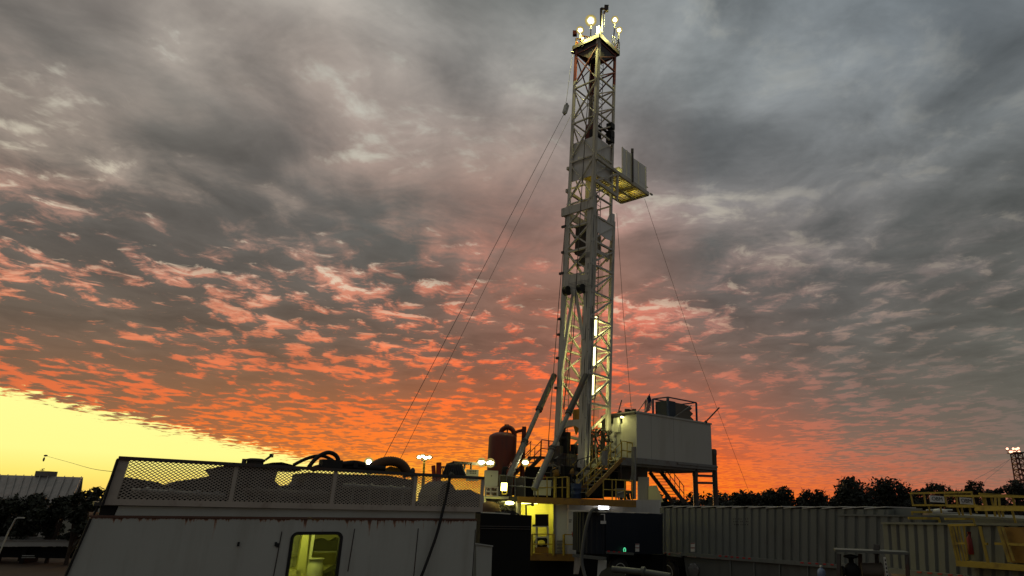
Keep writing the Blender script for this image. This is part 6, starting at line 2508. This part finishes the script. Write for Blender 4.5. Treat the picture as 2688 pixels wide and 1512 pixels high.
ringp = [gc + NB.d * 0.055 * math.cos(a_) + UP * 0.085 * math.sin(a_) for a_ in [2 * math.pi * i / 20 for i in range(21)]]
m.tube(ringp, 0.022, 6, False)
m.build('green_lamp', L_green, nb)
m = MB()
m.tube(smooth_path([P(1572, 1352, 29.6), P(1566, 1340, 29.2), P(1556, 1338, 29.0), P(1547, 1352, 28.9), P(1538, 1385, 28.8), P(1531, 1425, 28.7), P(1527, 1465, 28.6), P(1530, 1490, 28.5), P(1537, 1516, 28.3), P(1550, 1560, 28.0)], 6), 0.066, 10)
single(m, 'suction_hose', hosem, 'thick grey hose arching down the end of the navy tank trailer', 'hose')
# low dark things at the bottom edge
m = MB()
pts_ = [(1562, 1530), (1650, 1530), (1640, 1506), (1622, 1500), (1604, 1489), (1592, 1491), (1578, 1500)]
m.prism([P(x, y, 24) for x, y in pts_], V((0, 1.2, -0.2)))
single(m, 'tarp_heap', cloth, 'dark green tarp heap in front of the navy trailer wheel', 'tarp')
m = MB()
m.tube([P(1606, 1494, 23.2), P(1690, 1502, 23.0), P(1760, 1513, 22.6)], 0.1, 10)
m.tube([P(1685, 1500, 23.0), P(1693, 1501, 22.95)], 0.15, 10)
single(m, 'ground_pipe', tankd, 'long dark pipe running along the ground before the trailers', 'pipe')

# ------------------------------------------------------------------ trees
def leaf_cloud(mb, centres, n, size, rng):
    tot = sum(r ** 2 for _, r, _ in centres)
    for c, r, sq in centres:
        k = int(n * r * r / tot)
        for _ in range(k):
            d = V((rng.gauss(0, 1), rng.gauss(0, 1), rng.gauss(0, 1))).normalized()
            rad_ = r * (rng.random() ** 0.45)
            if rng.random() < 0.12:
                rad_ = r * rng.uniform(0.95, 1.18)
            p = c + V((d.x * rad_, d.y * rad_, d.z * rad_ * sq))
            s = size * rng.uniform(0.5, 1.3)
            a = V((rng.gauss(0, 1), rng.gauss(0, 1), rng.gauss(0, 0.7))).normalized()
            b_ = a.orthogonal().normalized()
            b_ = (b_ * math.cos(1) + a.cross(b_) * rng.uniform(-1, 1)).normalized()
            mb.add([p - a * s, p - b_ * s * 0.45, p + a * s, p + b_ * s * 0.45], [(0, 1, 2, 3)])


def tree(px, ytop, hw, Y, seed, label, group, n=1500, size=0.2, sq=0.8, sparse=False, ybase=None, lumps=9):
    rng = random.Random(seed)
    top = P(px, ytop, Y)
    w = (P(px + hw, ytop, Y).x - P(px - hw, ytop, Y).x) / 2
    base = V((top.x, Y, 0.0))
    t = thing('tree', base, label, 'tree', group)
    hgt = top.z
    crown_r = min(w, hgt * 0.45)
    cz = hgt - crown_r * sq * 0.95
    cen = []
    for i in range(lumps):
        a = rng.uniform(0, 2 * math.pi)
        e = rng.uniform(-0.5, 1.0)
        r = w * rng.uniform(0.2, 0.48)
        c = base + V((math.cos(a) * (w - r) * rng.uniform(0.5, 1), math.sin(a) * (w - r) * 0.9, 0)) + UP * (cz + e * (crown_r * sq - r * 0.75))
        cen.append((c, r, 0.78))
    cen.append((base + UP * (cz - crown_r * 0.35), w * 0.72, 0.75))
    for i in range(3):
        cen.append((base + V((rng.uniform(-1.25, 1.25) * w, rng.uniform(-1, 1), 0)) + UP * (cz - crown_r * rng.uniform(0.3, 0.9)), w * rng.uniform(0.3, 0.5), 0.8))
    m = MB()
    m.tube([base, base + V((rng.uniform(-.2, .2), 0, hgt * 0.3)), base + V((rng.uniform(-.4, .4), 0, cz))], [w * 0.09 + 0.06, w * 0.07 + 0.05, 0.06], 8)
    for c, r, _ in cen[:-1]:
        s = base + UP * hgt * rng.uniform(0.25, 0.5)
        mid = s.lerp(c, 0.55) + UP * 0.3
        m.tube([s, mid, c + UP * r * 0.5], [0.09, 0.06, 0.02], 5, False)
    if sparse:
        for _ in range(26):
            c, r, _q = rng.choice(cen)
            d = V((rng.gauss(0, 1), rng.gauss(0, 0.6), abs(rng.gauss(0.6, 0.6)))).normalized()
            m.tube([c, c + d * r * 0.8, c + d * r * 1.35 + V((rng.uniform(-.1, .1), 0, 0.1))], [0.03, 0.02, 0.012], 4, False)
    m.build('trunk', barkm, t)
    m = MB()
    leaf_cloud(m, cen, n if not sparse else int(n * 0.55), size, rng)
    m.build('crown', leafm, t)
    return t


TG = 'trees along the right horizon'
for i, (px, yt, hw, Y, n, sp, lb) in enumerate([
        (1795, 1312, 34, 86, 900, False, 'low dark bush tree seen below the cabin floor'),
        (1890, 1302, 26, 88, 900, True, 'small thin tree right of the far cabin leg'),
        (1950, 1292, 32, 84, 1500, False, 'round topped tree left of the second dome tree'),
        (1992, 1297, 26, 90, 1000, False, 'flat topped tree filling the gap before the dome tree'),
        (2040, 1275, 46, 80, 2200, False, 'dome shaped tree standing alone against the orange glow'),
        (2130, 1284, 36, 86, 1500, True, 'thin feathery tree between the dome tree and the broad tree'),
        (2225, 1249, 72, 78, 3800, False, 'broadest and tallest dark tree of the right skyline'),
        (2318, 1254, 68, 82, 3400, False, 'dark tree sloping down right of the broadest tree'),
        (2400, 1281, 34, 92, 1000, False, 'low tree right above the first yellow rail end'),
        (2455, 1267, 26, 96, 900, True, 'lacy tree above the first OBM board'),
        (2505, 1273, 28, 98, 900, True, 'lacy tree above the second OBM board'),
        (2553, 1262, 24, 96, 900, True, 'spiky lacy tree left of the far derrick'),
        (2608, 1277, 26, 92, 900, False, 'small pointed tree just left of the far derrick'),
        (2660, 1256, 34, 90, 1600, True, 'shaggy tree at right edge hiding the far derrick foot')]):
    tree(px, yt, hw * 1.12, Y, 100 + i, lb, TG, int(n * 1.5), 0.25, 0.85, sp, lumps=14)
# undergrowth below them
rg = random.Random(77)
m = MB()
cen = []
for i in range(70):
    x = 1700 + i * 16
    Y = rg.uniform(92, 104)
    c = P(x, 1325 + rg.uniform(-4, 5), Y)
    cen.append((V((c.x, Y, rg.uniform(2.6, 4.6))), rg.uniform(1.5, 2.4), 0.9))
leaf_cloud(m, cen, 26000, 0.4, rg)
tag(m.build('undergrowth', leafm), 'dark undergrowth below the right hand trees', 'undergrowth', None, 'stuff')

LG = 'trees before the metal roof'
for i, (px, yt, hw, Y, n, lb) in enumerate([
        (20, 1300, 80, 44, 3600, 'dark leafy tree at the left frame edge before the roof'),
        (98, 1294, 62, 43, 3300, 'dark leafy tree in the middle before the metal roof'),
        (165, 1302, 62, 42, 3000, 'dark leafy tree under the right end of the metal roof'),
        (222, 1276, 50, 41, 1500, 'loose leafed tree showing yellow sky beside the trailer'),
        (268, 1284, 40, 40, 1000, 'loose leafed shrub touching the trailer left edge'),
        (-60, 1300, 70, 44, 2200, 'dark leafy tree cut off by the left frame edge')]):
    rng = random.Random(300 + i)
    top = P(px, yt, Y)
    w = (P(px + hw, yt, Y).x - P(px - hw, yt, Y).x) / 2
    base = V((top.x, Y, 0))
    t = thing('tree', base, lb, 'tree', LG)
    m = MB()
    cen = []
    for k_ in range(12):
        z = rng.uniform(0.34, 0.9) * top.z
        r = w * rng.uniform(0.28, 0.45)
        z = min(z, top.z - r * 0.8)
        cen.append((base + V((rng.uniform(-1, 1) * (w - r), rng.uniform(-0.7, 0.7), z)), r, 0.8))
    for c, r, _ in cen:
        s = base + UP * rng.uniform(0.3, 1.2)
        m.tube([base, s, c], [0.12, 0.08, 0.02], 5, False)
    m.build('trunk', barkm, t)
    m = MB()
    leaf_cloud(m, cen, n, 0.17, rng)
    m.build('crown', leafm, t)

# ------------------------------------------------------------------ far derrick with lit crown
YD = 150
fd = thing('far_derrick', P(2680, 1333, YD).xy.to_3d(), 'distant lattice derrick with pink lit crown at the right edge', 'derrick')
zt2 = P(2667, 1190, YD).z
cx0, cx1 = P(2690, 1290, YD).x, P(2668, 1192, YD).x
wd0, wd1 = 2.2, 1.55
def fdp(s, a, b_):
    cx = cx0 + (cx1 - cx0) * s + 0.0
    w = wd0 + (wd1 - wd0) * s
    z = P(2690, 1290, YD).z + (zt2 - P(2690, 1290, YD).z) * s
    return V((cx + a * w / 2 * 1.0, YD + b_ * w / 2, z))
for a, b_ in ((-1, -1), (1, -1), (1, 1), (-1, 1)):
    MB().beam(V((fdp(0, a, b_).x + 0.6, YD + b_, 0)), fdp(0, a, b_), 0.24).build('leg', redt, fd)
    MB().beam(fdp(0, a, b_), fdp(1, a, b_), 0.24).build('leg', redt, fd)
for i in range(7):
    s0, s1 = i / 7, (i + 1) / 7
    for (a, b_, c2, d2) in ((-1, -1, 1, -1), (1, -1, 1, 1), (1, 1, -1, 1), (-1, 1, -1, -1)):
        MB().beam(fdp(s1, a, b_), fdp(s1, c2, d2), 0.18).build('girt', redt, fd)
        MB().beam(fdp(s0, a, b_), fdp(s1, c2, d2), 0.13).build('diagonal_brace', redt, fd)
m = MB()
m.box(fdp(1.0, 0, 0) + UP * 0.1, 2.6, 2.4, 0.25)
m.box(fdp(0.55, 1, 0) + V((0.8, 0, 0)), 1.4, 1.6, 0.2)
m.build('crown_platform', steel, fd)
for (x, y) in ((2644, 1178), (2652, 1186), (2657, 1186), (2660, 1178), (2664, 1187), (2668, 1179), (2673, 1177), (2675, 1186)):
    m = MB()
    m.box(P(x, y + 3, YD), 0.35, 0.3, 0.5)
    o = m.build('lamp_head', steel, fd)
    m = MB()
    m.ball(P(x, y, YD - 0.6), 0.26, 10)
    m.build('lens', L_pink, o)
for i, (x1_, y1_) in enumerate(((2560, 1258), (2590, 1258))):
    wire([P(2652, 1205, YD), P((2652 + x1_) / 2, (1205 + y1_) / 2 + 2, YD - 8), P(x1_, y1_, YD - 18), P(x1_ - 50, 1336, YD - 28)], 0.03, 'guy_wire', ('outer' if i == 0 else 'inner') + ' faint guy wire running left from the far derrick', 'guy wire', 'guy wires of the far derrick', pale)
# a bird far off
